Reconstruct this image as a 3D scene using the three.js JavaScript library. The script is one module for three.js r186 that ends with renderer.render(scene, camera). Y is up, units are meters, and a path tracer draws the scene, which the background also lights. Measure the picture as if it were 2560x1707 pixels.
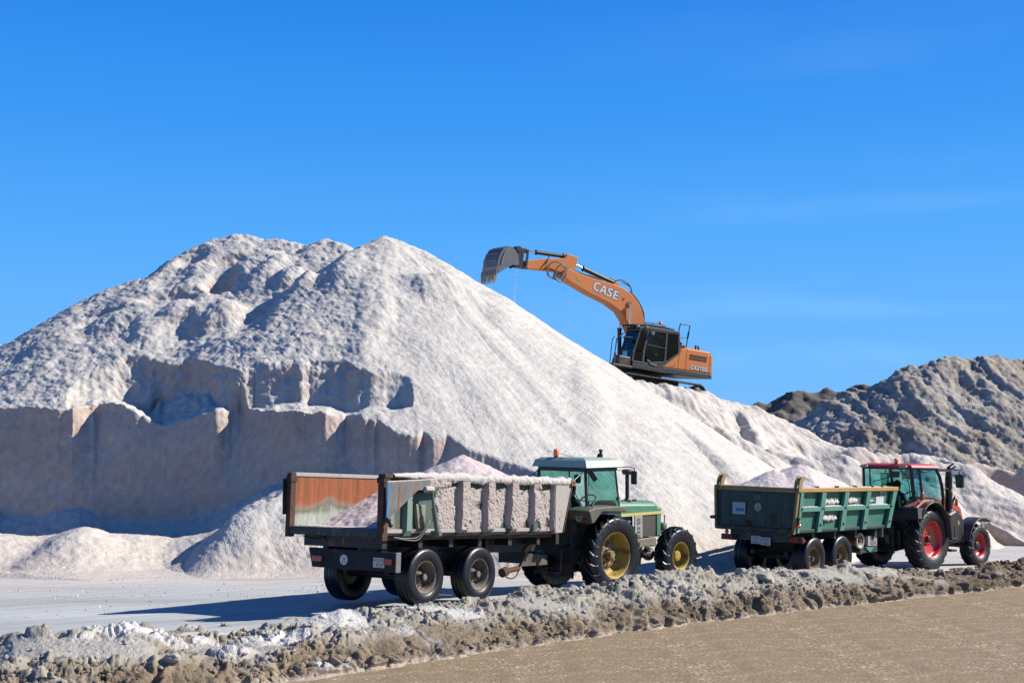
import * as THREE from 'three';
import { mergeGeometries, mergeVertices, toCreasedNormals } from 'three/addons/utils/BufferGeometryUtils.js';
import { RoundedBoxGeometry } from 'three/addons/geometries/RoundedBoxGeometry.js';
import { MarchingCubes } from 'three/addons/objects/MarchingCubes.js';
import { FontLoader } from 'three/addons/loaders/FontLoader.js';
import { TextGeometry } from 'three/addons/geometries/TextGeometry.js';

// ------------------------------------------------------------------ camera, sky, sun
const scene = new THREE.Scene();
const FOC = 3386.65, HOR = 1199.18, EYE = 2.4, PITCH = Math.atan((HOR - 853.5) / FOC);
const camera = new THREE.PerspectiveCamera(2 * Math.atan(853.5 / FOC) * 180 / Math.PI, 2560 / 1707, 0.1, 2000);
camera.position.set(0, EYE, 0);
camera.rotation.set(PITCH, 0, 0);
camera.updateMatrixWorld();

const renderer = new THREE.WebGLRenderer({ antialias: true });
renderer.toneMapping = THREE.LinearToneMapping;
renderer.toneMappingExposure = 1.75;
renderer.shadowMap.enabled = true;

const SUN_DIR = new THREE.Vector3(Math.cos(37 * Math.PI / 180) * Math.cos(0.085), Math.sin(37 * Math.PI / 180), -Math.cos(37 * Math.PI / 180) * Math.sin(0.085)).normalize();
const sun = new THREE.DirectionalLight(new THREE.Color(1.0, 0.935, 0.83), 5.0);
sun.position.copy(SUN_DIR).multiplyScalar(120).add(new THREE.Vector3(0, 0, -40));
sun.target.position.set(0, 0, -40);
sun.castShadow = true;
sun.shadow.mapSize.set(4096, 4096);
Object.assign(sun.shadow.camera, { left: -60, right: 60, top: 60, bottom: -60, near: 1, far: 300 });
scene.add(sun, sun.target);

// ------------------------------------------------------------------ noise
function rng(seed) { let s = seed >>> 0; return () => { s = (s + 0x6d2b79f5) >>> 0; let t = Math.imul(s ^ (s >>> 15), 1 | s); t = (t + Math.imul(t ^ (t >>> 7), 61 | t)) ^ t; return ((t ^ (t >>> 14)) >>> 0) / 4294967296; }; }
const PERM = new Uint8Array(512), GR = new Float32Array(768);
{ const r = rng(77); const p = [...Array(256).keys()]; for (let i = 255; i > 0; i--) { const j = Math.floor(r() * (i + 1)); [p[i], p[j]] = [p[j], p[i]]; }
  for (let i = 0; i < 512; i++) PERM[i] = p[i & 255];
  for (let i = 0; i < 256; i++) { const z = r() * 2 - 1, a = r() * 6.28318, q = Math.sqrt(1 - z * z); GR[i * 3] = q * Math.cos(a); GR[i * 3 + 1] = q * Math.sin(a); GR[i * 3 + 2] = z; } }
function noise(x, y = 0, z = 0) {            // gradient noise, about -1..1
  const X = Math.floor(x), Y = Math.floor(y), Z = Math.floor(z); x -= X; y -= Y; z -= Z;
  const u = x * x * x * (x * (x * 6 - 15) + 10), v = y * y * y * (y * (y * 6 - 15) + 10), w = z * z * z * (z * (z * 6 - 15) + 10);
  let out = 0;
  for (let k = 0; k < 2; k++) for (let j = 0; j < 2; j++) for (let i = 0; i < 2; i++) {
    const h = PERM[(PERM[(PERM[(X + i) & 255] + Y + j) & 255] + Z + k) & 255] * 3;
    out += (i ? u : 1 - u) * (j ? v : 1 - v) * (k ? w : 1 - w) * (GR[h] * (x - i) + GR[h + 1] * (y - j) + GR[h + 2] * (z - k));
  }
  return out * 1.6;
}
function fbm(x, y, z, oct = 4, gain = 0.5) { let a = 1, s = 0, f = 1; for (let i = 0; i < oct; i++) { s += a * noise(x * f, y * f, z * f + i * 7.3); a *= gain; f *= 2.03; } return s; }
const ridged = (x, y, z, oct = 4) => { let a = 1, s = 0, f = 1; for (let i = 0; i < oct; i++) { s += a * (1 - 2 * Math.abs(noise(x * f, y * f, z * f + i * 3.1))); a *= 0.5; f *= 2.1; } return s; };
const clamp = (x, a = 0, b = 1) => Math.min(b, Math.max(a, x));
const sstep = (a, b, x) => { const t = clamp((x - a) / (b - a)); return t * t * (3 - 2 * t); };
const lerp = (a, b, t) => a + (b - a) * t;
function curve(pts) { // piecewise linear lookup, [x, y, ...]
  return (x, k = 1) => { if (x <= pts[0][0]) return pts[0][k]; for (let i = 1; i < pts.length; i++) if (x <= pts[i][0]) { const t = (x - pts[i - 1][0]) / (pts[i][0] - pts[i - 1][0]); return lerp(pts[i - 1][k], pts[i][k], t); } return pts[pts.length - 1][k]; };
}

// ------------------------------------------------------------------ sky: clear, deep blue overhead, paler low down and towards the sun, thin high cloud
{
  const W = 1024, H = 512, data = new Float32Array(W * H * 4);
  const ramp = [[-90, 0.30, 0.29, 0.27], [-4, 0.32, 0.34, 0.36], [0, 0.24, 0.55, 1.0], [5, 0.165, 0.495, 1.0], [10, 0.094, 0.415, 0.985], [15, 0.047, 0.32, 0.92], [20.5, 0.024, 0.235, 0.825], [40, 0.012, 0.105, 0.44], [90, 0.007, 0.05, 0.24]];
  const c = [1, 2, 3].map((k) => (e) => curve(ramp)(e, k));
  for (let j = 0; j < H; j++) for (let i = 0; i < W; i++) {
    const el = ((j + 0.5) / H - 0.5) * Math.PI, az = ((i + 0.5) / W - 0.5) * 2 * Math.PI;
    const d = [Math.cos(el) * Math.cos(az), Math.sin(el), Math.cos(el) * Math.sin(az)], e = el * 180 / Math.PI;
    const s = Math.max(0, d[0] * SUN_DIR.x + d[1] * SUN_DIR.y + d[2] * SUN_DIR.z);
    const glow = 0.05 * s * s + 0.25 * Math.pow(s, 24);
    let cl = 0;
    if (e > 0) { const q = 1 / (d[1] + 0.12); const u = d[0] * q, v = d[2] * q; cl = Math.max(0, fbm(u * 0.55 + v * 0.2, v * 2.2 - u * 0.7, 3.3, 5, 0.55) - 0.10) * 0.17 * sstep(0, 6, e) * sstep(22, 12, e) * sstep(-0.1, 0.35, d[0]); }
    const at4 = (j * W + i) * 4;
    for (let k = 0; k < 3; k++) data[at4 + k] = (c[k](e) + (e > -2 ? glow * [0.5, 0.6, 0.5][k] + cl * [0.75, 0.8, 0.3][k] : 0)) / 1.75;
    data[at4 + 3] = 1;
  }
  const sky = new THREE.DataTexture(data, W, H, THREE.RGBAFormat, THREE.FloatType);
  sky.mapping = THREE.EquirectangularReflectionMapping; sky.magFilter = sky.minFilter = THREE.LinearFilter; sky.wrapS = THREE.RepeatWrapping; sky.needsUpdate = true;
  scene.background = sky; scene.environment = sky; scene.environmentIntensity = 1; scene.backgroundIntensity = 1;
}

// ------------------------------------------------------------------ helpers
const v3 = (x, y, z) => new THREE.Vector3(x, y, z);
function at(px, py, D) {                       // a pixel of the photograph and a distance -> the point in the place
  const u = (px - 1280) / FOC, w = -(py - 853.5) / FOC, s = Math.sin(PITCH), c = Math.cos(PITCH);
  const r = [u, s + w * c, c - w * s], k = D / r[2];
  return v3(r[0] * k, EYE + r[1] * k, -D);
}
const taken = {};
function numbered(name) { taken[name] = (taken[name] ?? -1) + 1; return taken[name] ? name + '_' + String(taken[name]).padStart(3, '0') : name; }
function tag(o, label, category, group, kind) { if (label) o.userData.label = label; if (category) o.userData.category = category; if (group) o.userData.group = group; if (kind) o.userData.kind = kind; return o; }
function grp(name, parent = scene) { const g = new THREE.Group(); g.name = parent === scene ? numbered(name) : name; parent.add(g); return g; }
function mesh(name, geo, mat, parent = scene) {
  const m = new THREE.Mesh(geo, mat); m.name = parent === scene ? numbered(name) : name; m.castShadow = m.receiveShadow = true; parent.add(m); return m;
}
const lin = (r, g, b) => new THREE.Color().setRGB(r, g, b);
function std(r, g, b, rough = 0.7, metal = 0, extra = {}) { return new THREE.MeshStandardMaterial({ color: metal > 0.4 ? lin(r, g, b) : lin(r * 0.68, g * 0.68, b * 0.68), roughness: rough, metalness: metal, side: THREE.DoubleSide, ...extra }); }
function tex(w, h, draw, srgb = true, rep) {   // canvas texture
  const cv = document.createElement('canvas'); cv.width = w; cv.height = h; draw(cv.getContext('2d'), w, h);
  const t = new THREE.CanvasTexture(cv); if (srgb) t.colorSpace = THREE.SRGBColorSpace; t.wrapS = t.wrapT = THREE.RepeatWrapping; if (rep) t.repeat.set(rep[0], rep[1]); return t;
}
function noiseTex(n, fn, srgb = false) {       // tileable: fn(cx, cy, i, j) -> [r,g,b] 0..255
  const d = new Uint8Array(n * n * 4);
  for (let j = 0; j < n; j++) for (let i = 0; i < n; i++) { const c = fn(i / n, j / n, i, j); const k = (j * n + i) * 4; d[k] = c[0]; d[k + 1] = c[1]; d[k + 2] = c[2]; d[k + 3] = 255; }
  const t = new THREE.DataTexture(d, n, n); t.wrapS = t.wrapT = THREE.RepeatWrapping; t.magFilter = THREE.LinearFilter; t.minFilter = THREE.LinearMipmapLinearFilter; t.generateMipmaps = true; if (srgb) t.colorSpace = THREE.SRGBColorSpace; t.needsUpdate = true; return t;
}
// tileable noise in 2D through a torus-free blend of four shifted samples
function tile(u, v, f, z, oct = 3) {
  const a = (x, y) => fbm(x * f, y * f, z, oct); const wu = u, wv = v;
  return a(u, v) * (1 - wu) * (1 - wv) + a(u - 1, v) * wu * (1 - wv) + a(u, v - 1) * (1 - wu) * wv + a(u - 1, v - 1) * wu * wv;
}
const grainBump = noiseTex(512, (u, v) => { const g = 128 + 70 * tile(u, v, 14, 1, 3) + 45 * tile(u, v, 48, 5, 2); return [clamp(g, 0, 255), clamp(g, 0, 255), clamp(g, 0, 255)]; });
const grainTint = noiseTex(512, (u, v) => { const g = 236 + 22 * tile(u, v, 10, 9, 3) + 16 * tile(u, v, 60, 12, 2); return [clamp(g, 0, 255), clamp(g * 0.995, 0, 255), clamp(g * 0.99, 0, 255)]; }, true);
const rep = (t, x, y = x) => { const c = t.clone(); c.repeat.set(x, y); c.needsUpdate = true; return c; };
function gridGeo(nu, nv, fn, col) {             // fn(i,j) -> [x,y,z]; col(i,j,p,n) -> rgb linear ; uv in metres from fn's 3rd..5th
  const pos = new Float32Array(nu * nv * 3), uv = new Float32Array(nu * nv * 2), idx = new Uint32Array((nu - 1) * (nv - 1) * 6);
  for (let i = 0; i < nu; i++) for (let j = 0; j < nv; j++) { const p = fn(i, j), k = i * nv + j; pos[k * 3] = p[0]; pos[k * 3 + 1] = p[1]; pos[k * 3 + 2] = p[2]; uv[k * 2] = p[3] ?? p[0]; uv[k * 2 + 1] = p[4] ?? p[2]; }
  let q = 0;
  for (let i = 0; i < nu - 1; i++) for (let j = 0; j < nv - 1; j++) { const a = i * nv + j, b = a + nv; idx[q++] = a; idx[q++] = b; idx[q++] = a + 1; idx[q++] = b; idx[q++] = b + 1; idx[q++] = a + 1; }
  const g = new THREE.BufferGeometry(); g.setAttribute('position', new THREE.BufferAttribute(pos, 3)); g.setAttribute('uv', new THREE.BufferAttribute(uv, 2)); g.setIndex(new THREE.BufferAttribute(idx, 1)); g.computeVertexNormals();
  if (col) { const c = new Float32Array(nu * nv * 3), n = g.attributes.normal.array; for (let i = 0; i < nu; i++) for (let j = 0; j < nv; j++) { const k = (i * nv + j) * 3; const r = col(i, j, [pos[k], pos[k + 1], pos[k + 2]], [n[k], n[k + 1], n[k + 2]]); c[k] = r[0]; c[k + 1] = r[1]; c[k + 2] = r[2]; } g.setAttribute('color', new THREE.BufferAttribute(c, 3)); }
  return g;
}
function displace(g, fn) {                     // move every vertex along its normal by fn(x,y,z,nx,ny,nz,i)
  const p = g.attributes.position.array, n = g.attributes.normal.array;
  for (let i = 0; i < p.length; i += 3) { const d = fn(p[i], p[i + 1], p[i + 2], n[i], n[i + 1], n[i + 2], i / 3); p[i] += n[i] * d; p[i + 1] += n[i + 1] * d; p[i + 2] += n[i + 2] * d; }
  g.computeVertexNormals(); return g;
}
// ------------------------------------------------------------------ heights of the road
function roadY(x, d) {
  return 0.10 * Math.exp(-((x + 1.6) ** 2 + (d - 25.4) ** 2) / 9) - 0.05 * Math.exp(-((x - 1.8) ** 2 + (d - 31) ** 2) / 9) + 0.012 * fbm(x * 0.35, d * 0.35, 2.2, 3);
}
// ------------------------------------------------------------------ salt
const saltMat = new THREE.MeshStandardMaterial({ vertexColors: true, roughness: 0.92, bumpMap: rep(grainBump, 0.62), bumpScale: 0.04, map: rep(grainTint, 0.37), side: THREE.DoubleSide });
const SLOPE = 0.65;
function ridgePts(list) { // [px,py,D] -> dense world points [x,y,d]
  const out = []; const P = list.map((q) => at(...q).add(v3(0, 0.16, 0)));
  for (let i = 0; i < P.length - 1; i++) { const n = Math.max(1, Math.ceil(P[i].distanceTo(P[i + 1]) / 0.45)); for (let k = 0; k < n; k++) { const p = P[i].clone().lerp(P[i + 1], k / n); out.push([p.x, p.y, -p.z]); } }
  const l = P[P.length - 1]; out.push([l.x, l.y, -l.z]); return out;
}
function hull(ridge, slope, x, d) { let h = -9; for (const r of ridge) { const dx = x - r[0], dd = d - r[2]; const q = r[1] - slope * Math.sqrt(dx * dx + dd * dd + 0.02); if (q > h) h = q; } return h; }
const soft = (h, k) => (h > 8 * k ? h : k * Math.log(1 + Math.exp(h / k)));
// a column mesh: one profile per viewing column, rows spread along the profile's length
function columns(pxs, d0, d1, H, rows, dispFn, colFn) {
  const N = Math.ceil((d1 - d0) / 0.05), cols = [];
  for (const px of pxs) {
    const dir = (px - 1280) / FOC / (Math.cos(PITCH) - 0); // x per metre of distance along the horizon row
    const hs = new Float32Array(N + 1), len = new Float32Array(N + 1);
    for (let k = 0; k <= N; k++) { const d = d0 + (d1 - d0) * k / N; hs[k] = H(dir * d, d, px); if (k) { const dh = hs[k] - hs[k - 1]; len[k] = len[k - 1] + Math.sqrt((d1 - d0) ** 2 / N / N * 0.35 + dh * dh); } }
    const prof = []; let k = 0;
    for (let j = 0; j < rows; j++) { const t = len[N] * j / (rows - 1); while (k < N - 1 && len[k + 1] < t) k++; const s = (t - len[k]) / Math.max(1e-6, len[k + 1] - len[k]); const d = d0 + (d1 - d0) * (k + clamp(s)) / N; prof.push([dir * d, lerp(hs[k], hs[k + 1], clamp(s)), -d, t]); }
    cols.push(prof);
  }
  const g = gridGeo(pxs.length, rows, (i, j) => [cols[i][j][0], cols[i][j][1], cols[i][j][2], cols[i][j][0] + cols[i][j][2] * 0.3, cols[i][j][3]]);
  if (dispFn) displace(g, dispFn);
  const n = g.attributes.normal.array, p = g.attributes.position.array, c = new Float32Array(p.length);
  for (let i = 0; i < p.length; i += 3) { const r = colFn(p[i], p[i + 1], -p[i + 2], n[i], n[i + 1], n[i + 2]); c[i] = r[0]; c[i + 1] = r[1]; c[i + 2] = r[2]; }
  g.setAttribute('color', new THREE.BufferAttribute(c, 3));
  return g;
}
const range = (a, b, s) => { const o = []; for (let x = a; x <= b; x += s) o.push(x); return o; };

const ridgeA = ridgePts([[-420, 985, 51], [-150, 945, 51], [0, 908, 51], [57, 882, 51], [103, 852, 51.3], [153, 816, 51.6], [199, 791, 52], [210, 774, 52], [264, 724, 52.4], [314, 705, 52.7], [348, 680, 52.9], [383, 677, 53], [459, 635, 53.4], [536, 596, 54], [589, 588, 54], [620, 588, 54], [647, 596, 53.8], [708, 602, 53.4], [769, 612, 52.8], [815, 598, 52], [861, 612, 51.2], [890, 625, 50.6]]);
const ridgeB = ridgePts([[890, 626, 50.4], [940, 596, 50], [961, 582, 50], [997, 598, 50], [1047, 618, 49.8], [1112, 660, 49.6], [1189, 704, 49.3], [1300, 781, 48.7], [1398, 844, 47.8], [1497, 914, 47], [1581, 972, 46], [1640, 1014, 45], [1720, 1078, 43.5], [1800, 1142, 42], [1850, 1200, 41]]);
const shoulder = ridgePts([[-420, 985, 46.5], [-100, 975, 46.2], [0, 968, 46], [60, 962, 46], [120, 960, 45.8], [180, 952, 45.6]]);
const ridgeAB = [...ridgeA, ...ridgeB, ...shoulder];
const ledgeY = curve([[-420, 1040], [0, 1027], [115, 1029], [187, 1010], [268, 1000], [314, 1004], [360, 1030], [383, 1044], [410, 1060], [500, 1030], [547, 1015], [765, 1018], [865, 1029], [994, 1025], [1047, 1010], [1150, 1024], [1227, 1078], [1300, 1132], [1350, 1176], [1450, 1262], [1700, 1420]]);
const baseY = curve([[-420, 1290], [0, 1264], [21, 1280], [105, 1280], [210, 1260], [291, 1284], [386, 1292], [473, 1285], [561, 1276], [659, 1255], [900, 1255], [1200, 1300], [1700, 1420]]);
const toeD = curve([[-420, 29.8], [0, 31.1], [650, 33.6], [1000, 34.2], [1400, 34.6], [1800, 36.6]]);
const hAt = (py, D) => EYE + (HOR - py) * D / FOC;   // good to a few centimetres here
// notches in the cliff's edge: [px where the notch opens, px where it is deepest, how deep, px where it has closed again]
const butts = [ [187, 252, 0.95, 330], [268, 300, 0.25, 330], [545, 606, 1.0, 700], [815, 868, 0.7, 930], [905, 925, 0.3, 960], [930, 945, 0.25, 985], [1047, 1060, 0.4, 1085], [1085, 1120, 0.3, 1165]];
function saw(list, px) { let o = 0; for (const [a, b, s, e] of list) { if (px > a && px <= b) o = Math.max(o, s * (px - a) / (b - a)); else if (px > b && px < e) o = Math.max(o, s * (1 - (px - b) / (e - b)) ** 1.4); } return o; }
const buttress = (px) => saw(butts, px);
const scarpOn = curve([[-420, 0], [130, 0], [190, 0.6], [330, 1], [830, 1], [900, 0.85], [1000, 0.7], [1075, 0.12], [1120, 0], [1800, 0]]);
const scarpGap = curve([[-420, 0.6], [175, 1.6], [320, 1.9], [380, 1.2], [400, 0.5], [520, 0.5], [545, 1.5], [700, 2.1], [850, 2.5], [1000, 2.1], [1060, 1.2], [1090, 0.4], [1800, 0.3]]);
const scarpTop = curve([[-420, 900], [175, 950], [325, 884], [400, 900], [480, 892], [540, 915], [590, 930], [650, 905], [700, 912], [760, 925], [806, 892], [845, 900], [882, 926], [930, 955], [1000, 945], [1066, 938], [1150, 990], [1800, 1200]]);
const ribs = [[325, 402, 0.9, 440], [448, 470, 0.7, 505], [470, 505, 0.5, 580], [505, 530, 0.5, 600], [590, 640, 0.8, 700], [700, 735, 0.7, 760], [745, 775, 0.9, 812], [837, 862, 0.8, 900], [880, 905, 0.6, 935], [960, 985, 0.3, 1040]];
const rib = (px) => saw(ribs, px);
const moundsA = [[640, 37.6, 0.7, 3.0, 1.2], [215, 37.4, 0.45, 2.8, 1.2], [-60, 37.6, 0.6, 2.6, 1.2], [420, 38.6, 0.3, 2.0, 1.2], [590, 35.8, 0.5, 1.5, 1.5], [700, 36.6, 0.45, 1.9, 1.3], [165, 35.6, 0.28, 1.4, 1.5], [255, 36.5, 0.2, 2.0, 1.2], [-40, 36, 0.35, 1.4, 1.2], [820, 36.8, 0.45, 2, 1.3], [1000, 36.8, 0.45, 1.8, 1.2], [1190, 36.2, 0.9, 1.7, 1.4], [1300, 36.0, 0.5, 1.4, 1.4]].map(([px, d, h, r, e]) => [(px - 1280) / FOC * d, d, h, r, e]);
const slides = [[1115, 745, 0.28, 1.0, 0.7], [1075, 722, 0.2, 0.8, 0.6], [1150, 735, 0.22, 0.7, 0.5], [1260, 775, 0.2, 0.7, 1.2], [535, 805, 0.55, 0.85, 0.7], [650, 690, 0.5, 0.9, 1.3], [720, 700, 0.4, 0.5, 0.6], [755, 715, 0.4, 0.4, 0.6], [480, 640, -0.4, 0.5, 0.6], [550, 705, -0.6, 0.45, 0.6], [580, 650, -0.5, 0.6, 0.4], [330, 690, -0.35, 0.9, 0.5], [250, 790, -0.3, 0.7, 0.5], [420, 745, -0.35, 0.9, 0.5], [470, 790, 0.35, 0.8, 0.5], [430, 690, -0.3, 0.6, 0.7], [860, 672, 0.22, 0.6, 1.2], [930, 800, 0.14, 0.5, 2.2], [640, 790, -0.25, 0.6, 1.4], [400, 800, 0.25, 0.9, 1.2], [300, 790, 0.3, 0.9, 0.9], [130, 860, 0.25, 0.9, 0.7], [1650, 1230, 0.16, 0.7, 2.0], [1480, 1000, 0.12, 0.5, 2.5]];
function edgeAt(px, py) { const dir = (px - 1280) / FOC / Math.cos(PITCH); let lo = 33, hi = 52; for (let D = 33; D < 52; D += 0.25) { if (hull(ridgeAB, SLOPE, dir * D, D) > hAt(py, D)) { hi = D; lo = D - 0.25; break; } } for (let k = 0; k < 9; k++) { const m = (lo + hi) / 2; if (hull(ridgeAB, SLOPE, dir * m, m) > hAt(py, m)) hi = m; else lo = m; } return hi; }
const edgePts = range(-440, 1720, 20).map((px) => { const on = scarpOn(px), e = edgeAt(px, lerp(ledgeY(px), scarpTop(px), sstep(0, 0.5, on))); return [px, e]; });
for (let k = 0; k < 3; k++) { const c = edgePts.map((q) => q[1]); for (let i = 1; i < c.length - 1; i++) edgePts[i][1] = 0.25 * c[i - 1] + 0.5 * c[i] + 0.25 * c[i + 1]; }
const edgeD0 = curve(edgePts);
const cliffPts = [[-420, 44.9], [-120, 44.0], [0, 43.2], [180, 42.5], [300, 42.3], [450, 41.7], [600, 40.4], [720, 39.4], [840, 38.6], [1020, 38.05], [1140, 37.9], [1260, 37.6], [1380, 36.9], [1500, 35.9], [1680, 34.9]];
const cliffD = curve(cliffPts);
let slideAt = null;
function baseA(x, d) { const px = 1280 + FOC * x / d; return soft(hull(ridgeAB, SLOPE, x, d) - 0.45 * sstep(1560, 1720, px) * sstep(1.6, 0.2, hull(ridgeAB, SLOPE, x, d)), 0.12); }
function pileA(x, d, px) {
  let h = baseA(x, d);
  h += 0.08 * fbm(x * 0.5, d * 0.5, 4.4, 2) * sstep(0.4, 2, h);
  if (slideAt) for (const s of slideAt) { const a = (x - s[0]) / s[3], b = (d - s[1]) / s[4], q = a * a + b * b; if (q < 6) h += s[2] * Math.exp(-q * q * 0.6); }
  if (px < 1700) {
    const wob = 0.2 * noise(px * 0.006, 3.1) + 0.09 * noise(px * 0.021, 8.2) + 0.04 * noise(px * 0.09, 5.2), cd = cliffD(px), on = scarpOn(px), son = sstep(0, 0.5, on);
    const dc = cd + wob + buttress(px), hl = hAt(ledgeY(px), cd) + 0.04 * noise(px * 0.03, 9), face = 0.6;
    const db = cd + 0.5 * wob - face, dt = toeD(px), hb = Math.max(0.02, hAt(baseY(px), db)), h1 = 0.40 * hb + 0.1 * noise(px * 0.006, 4);
    const dm = db - (hb - h1) / 0.56;
    let ta = d < dt ? 0 : d < dm ? h1 * Math.pow((d - dt) / (dm - dt), 0.8) : Math.min(hb, h1 + 0.56 * (d - dm));
    for (const m of moundsA) { const a = (x - m[0]), b = (d - m[1]) / m[4]; let q = (a * a * (a < 0 ? 1.6 : 0.7) + b * b) / (m[3] * m[3]); if (q < 4) ta += m[2] * Math.max(0, 1 - Math.sqrt(q + 0.02)) * sstep(dt - 0.2, dt + 1.3, d) * 1.3; }
    let c;
    if (d < db) c = ta;
    else if (d < dc) { const s = (d - db) / Math.max(0.05, dc - db); c = Math.max(ta, lerp(hb, hl, Math.pow(s, 0.85))); }
    else {
      // the upper scarp: its lip is where the old slope breaks off, its foot rests on the bench
      const r0 = rib(px) * 0.5, lip = edgeD0(px) + 0.3 * noise(px * 0.009, 5.5) + 0.12 * noise(px * 0.03, 2.5) + 0.04 * noise(px * 0.12, 4.5) + r0 * 0.6 + 0.35 * sstep(640, 760, px) * sstep(1080, 980, px), merge = sstep(375, 405, px) * sstep(548, 520, px);
      const steep = (1.8 + 0.5 * noise(px * 0.005, 12.1) + merge * 2.0) * on, hLip = hull(ridgeAB, SLOPE, x / d * lip, lip);
      const bench = hl + (0.13 + 0.25 * merge) * (d - dc) + 0.05 * fbm(x * 1.2, d * 1.2, 6.6, 2) + on * 0.3 * Math.max(0, noise(px * 0.014, 7.7)) * sstep(lip - 1.6, lip - 0.4, d);
      c = son < 0.02 ? 99 : Math.max(bench, hLip + steep * (d - lip) * (d < lip ? 1 : 1) - (d < lip ? 0.0 : 0));
      if (d > lip) c = 99;
      if (son >= 0.02 && son < 1) c += (1 - son) * 4 * (d - dc);
    }
    c += sstep(1400, 1640, px) * 5;
    h = Math.min(h, c);
  }
  return h - 0.1 - sstep(1900, 2300, px) * 0.4 - sstep(32.5, 31, d) * 0.6;
}
// where the slides lie: follow the line of sight to the uncut surface
function hitPile(px, py) { for (let D = 34; D < 60; D += 0.1) { const p = at(px, py, D); if (p.y < baseA(p.x, D) - 0.1) return [p.x, D]; } const p = at(px, py, 50); return [p.x, 50]; }
slideAt = slides.map(([px, py, h, r, e]) => { const [x, d] = hitPile(px, py); return [x, d, h, r, e]; });
const apexX = at(961, 582, 50).x;
function pileADisp(x, y, z, nx, ny, nz) {
  const d = -z;
  const low = 1 - sstep(1.0, 2.2, y), left = 1 - sstep(-8, 0.5, x + (d - 46) * 0.2 - (y - 6) * 0.35);       // crumbly on the left, smooth slides on the right
  const cliff = 1 - sstep(0.35, 0.62, ny);
  const up = sstep(5.0, 5.6, y);
  let a = left * (1 - 0.75 * cliff * (1 - up)) * (1 + 0.5 * cliff * up) * (1 - 0.55 * low) * (0.07 * fbm(x * 0.45, y * 0.45, d * 0.45, 2) + 0.05 * fbm(x * 1.1, y * 1.1, d * 1.1, 2) + 0.046 * fbm(x * 3.6, y * 3.6, d * 3.6, 4, 0.6));
  a += cliff * left * (0.10 * fbm(x * 0.55, y * 0.45, d * 0.5, 3) + 0.03 * fbm(x * 2.5, y * 1.6, d * 2.5, 2) + 0.015 * noise(x * 7, y * 3, d * 7));
  const ang = Math.atan2(x - apexX, 50 - d), rad = Math.hypot(x - apexX, d - 50);
  a += (1 - left) * (1 - 0.5 * cliff) * (0.055 * noise(ang * 9, rad * 0.12, 3) + 0.024 * noise(ang * 26, rad * 0.3, 7) + 0.014 * ridged(ang * 48, rad * 0.5, 1.5, 2) * 0.6 + 0.010 * noise(x * 5, y * 5, d * 5));
  a += 0.012 * noise(x * 9, y * 9, d * 9) + 0.018 * low * fbm(x * 2.2, y * 2.2, d * 2.2, 3);
  return a * sstep(-0.1, 0.4, y);
}
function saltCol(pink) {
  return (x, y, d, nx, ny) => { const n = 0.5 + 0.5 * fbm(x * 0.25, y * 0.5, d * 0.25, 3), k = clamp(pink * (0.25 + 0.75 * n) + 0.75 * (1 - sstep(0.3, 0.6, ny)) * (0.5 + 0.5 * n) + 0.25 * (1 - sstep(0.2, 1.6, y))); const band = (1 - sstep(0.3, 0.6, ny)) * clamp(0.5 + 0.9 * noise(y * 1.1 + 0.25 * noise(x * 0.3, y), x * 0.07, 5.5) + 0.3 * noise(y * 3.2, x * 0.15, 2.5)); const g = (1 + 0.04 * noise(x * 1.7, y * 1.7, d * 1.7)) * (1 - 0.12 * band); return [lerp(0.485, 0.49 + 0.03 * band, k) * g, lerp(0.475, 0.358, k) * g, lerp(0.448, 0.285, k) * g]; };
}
{
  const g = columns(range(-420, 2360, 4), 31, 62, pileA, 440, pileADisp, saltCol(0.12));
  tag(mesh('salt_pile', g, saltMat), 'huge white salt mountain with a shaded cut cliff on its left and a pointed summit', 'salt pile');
}
// ------------------------------------------------------------------ the lower salt pile that carries the digger
const ridgeC = ridgePts([[1400, 935, 56], [1480, 936, 55.6], [1550, 940, 55.4], [1600, 938, 55.4], [1650, 946, 55.6], [1700, 963, 56], [1770, 983, 57], [1838, 1004, 58], [1883, 1015, 58], [1951, 1042, 58], [2023, 1074, 57], [2099, 1110, 56], [2144, 1120, 56], [2221, 1130, 56], [2284, 1124, 56], [2329, 1134, 56], [2356, 1139, 56], [2410, 1161, 55], [2446, 1197, 54], [2491, 1225, 53], [2560, 1265, 52], [2700, 1340, 50]])
  .concat(ridgePts([[2085, 1150, 50.5], [2100, 1150, 50.4]]), ridgePts([[1760, 1050, 52], [1850, 1090, 50.5]]), ridgePts([[2235, 1190, 51], [2300, 1200, 51]]), ridgePts([[1930, 1115, 51.5], [1990, 1140, 50.5]]), ridgePts([[1580, 930, 60], [1760, 975, 61]]));
const lowScarp = [[2360, 1200, 51.5], [2389, 1216, 51.3], [2470, 1262, 50.8], [2540, 1318, 50], [2620, 1360, 49]].map((q) => { const p = at(...q); return [p.x, -p.z]; });
let scarsC = null;
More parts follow.
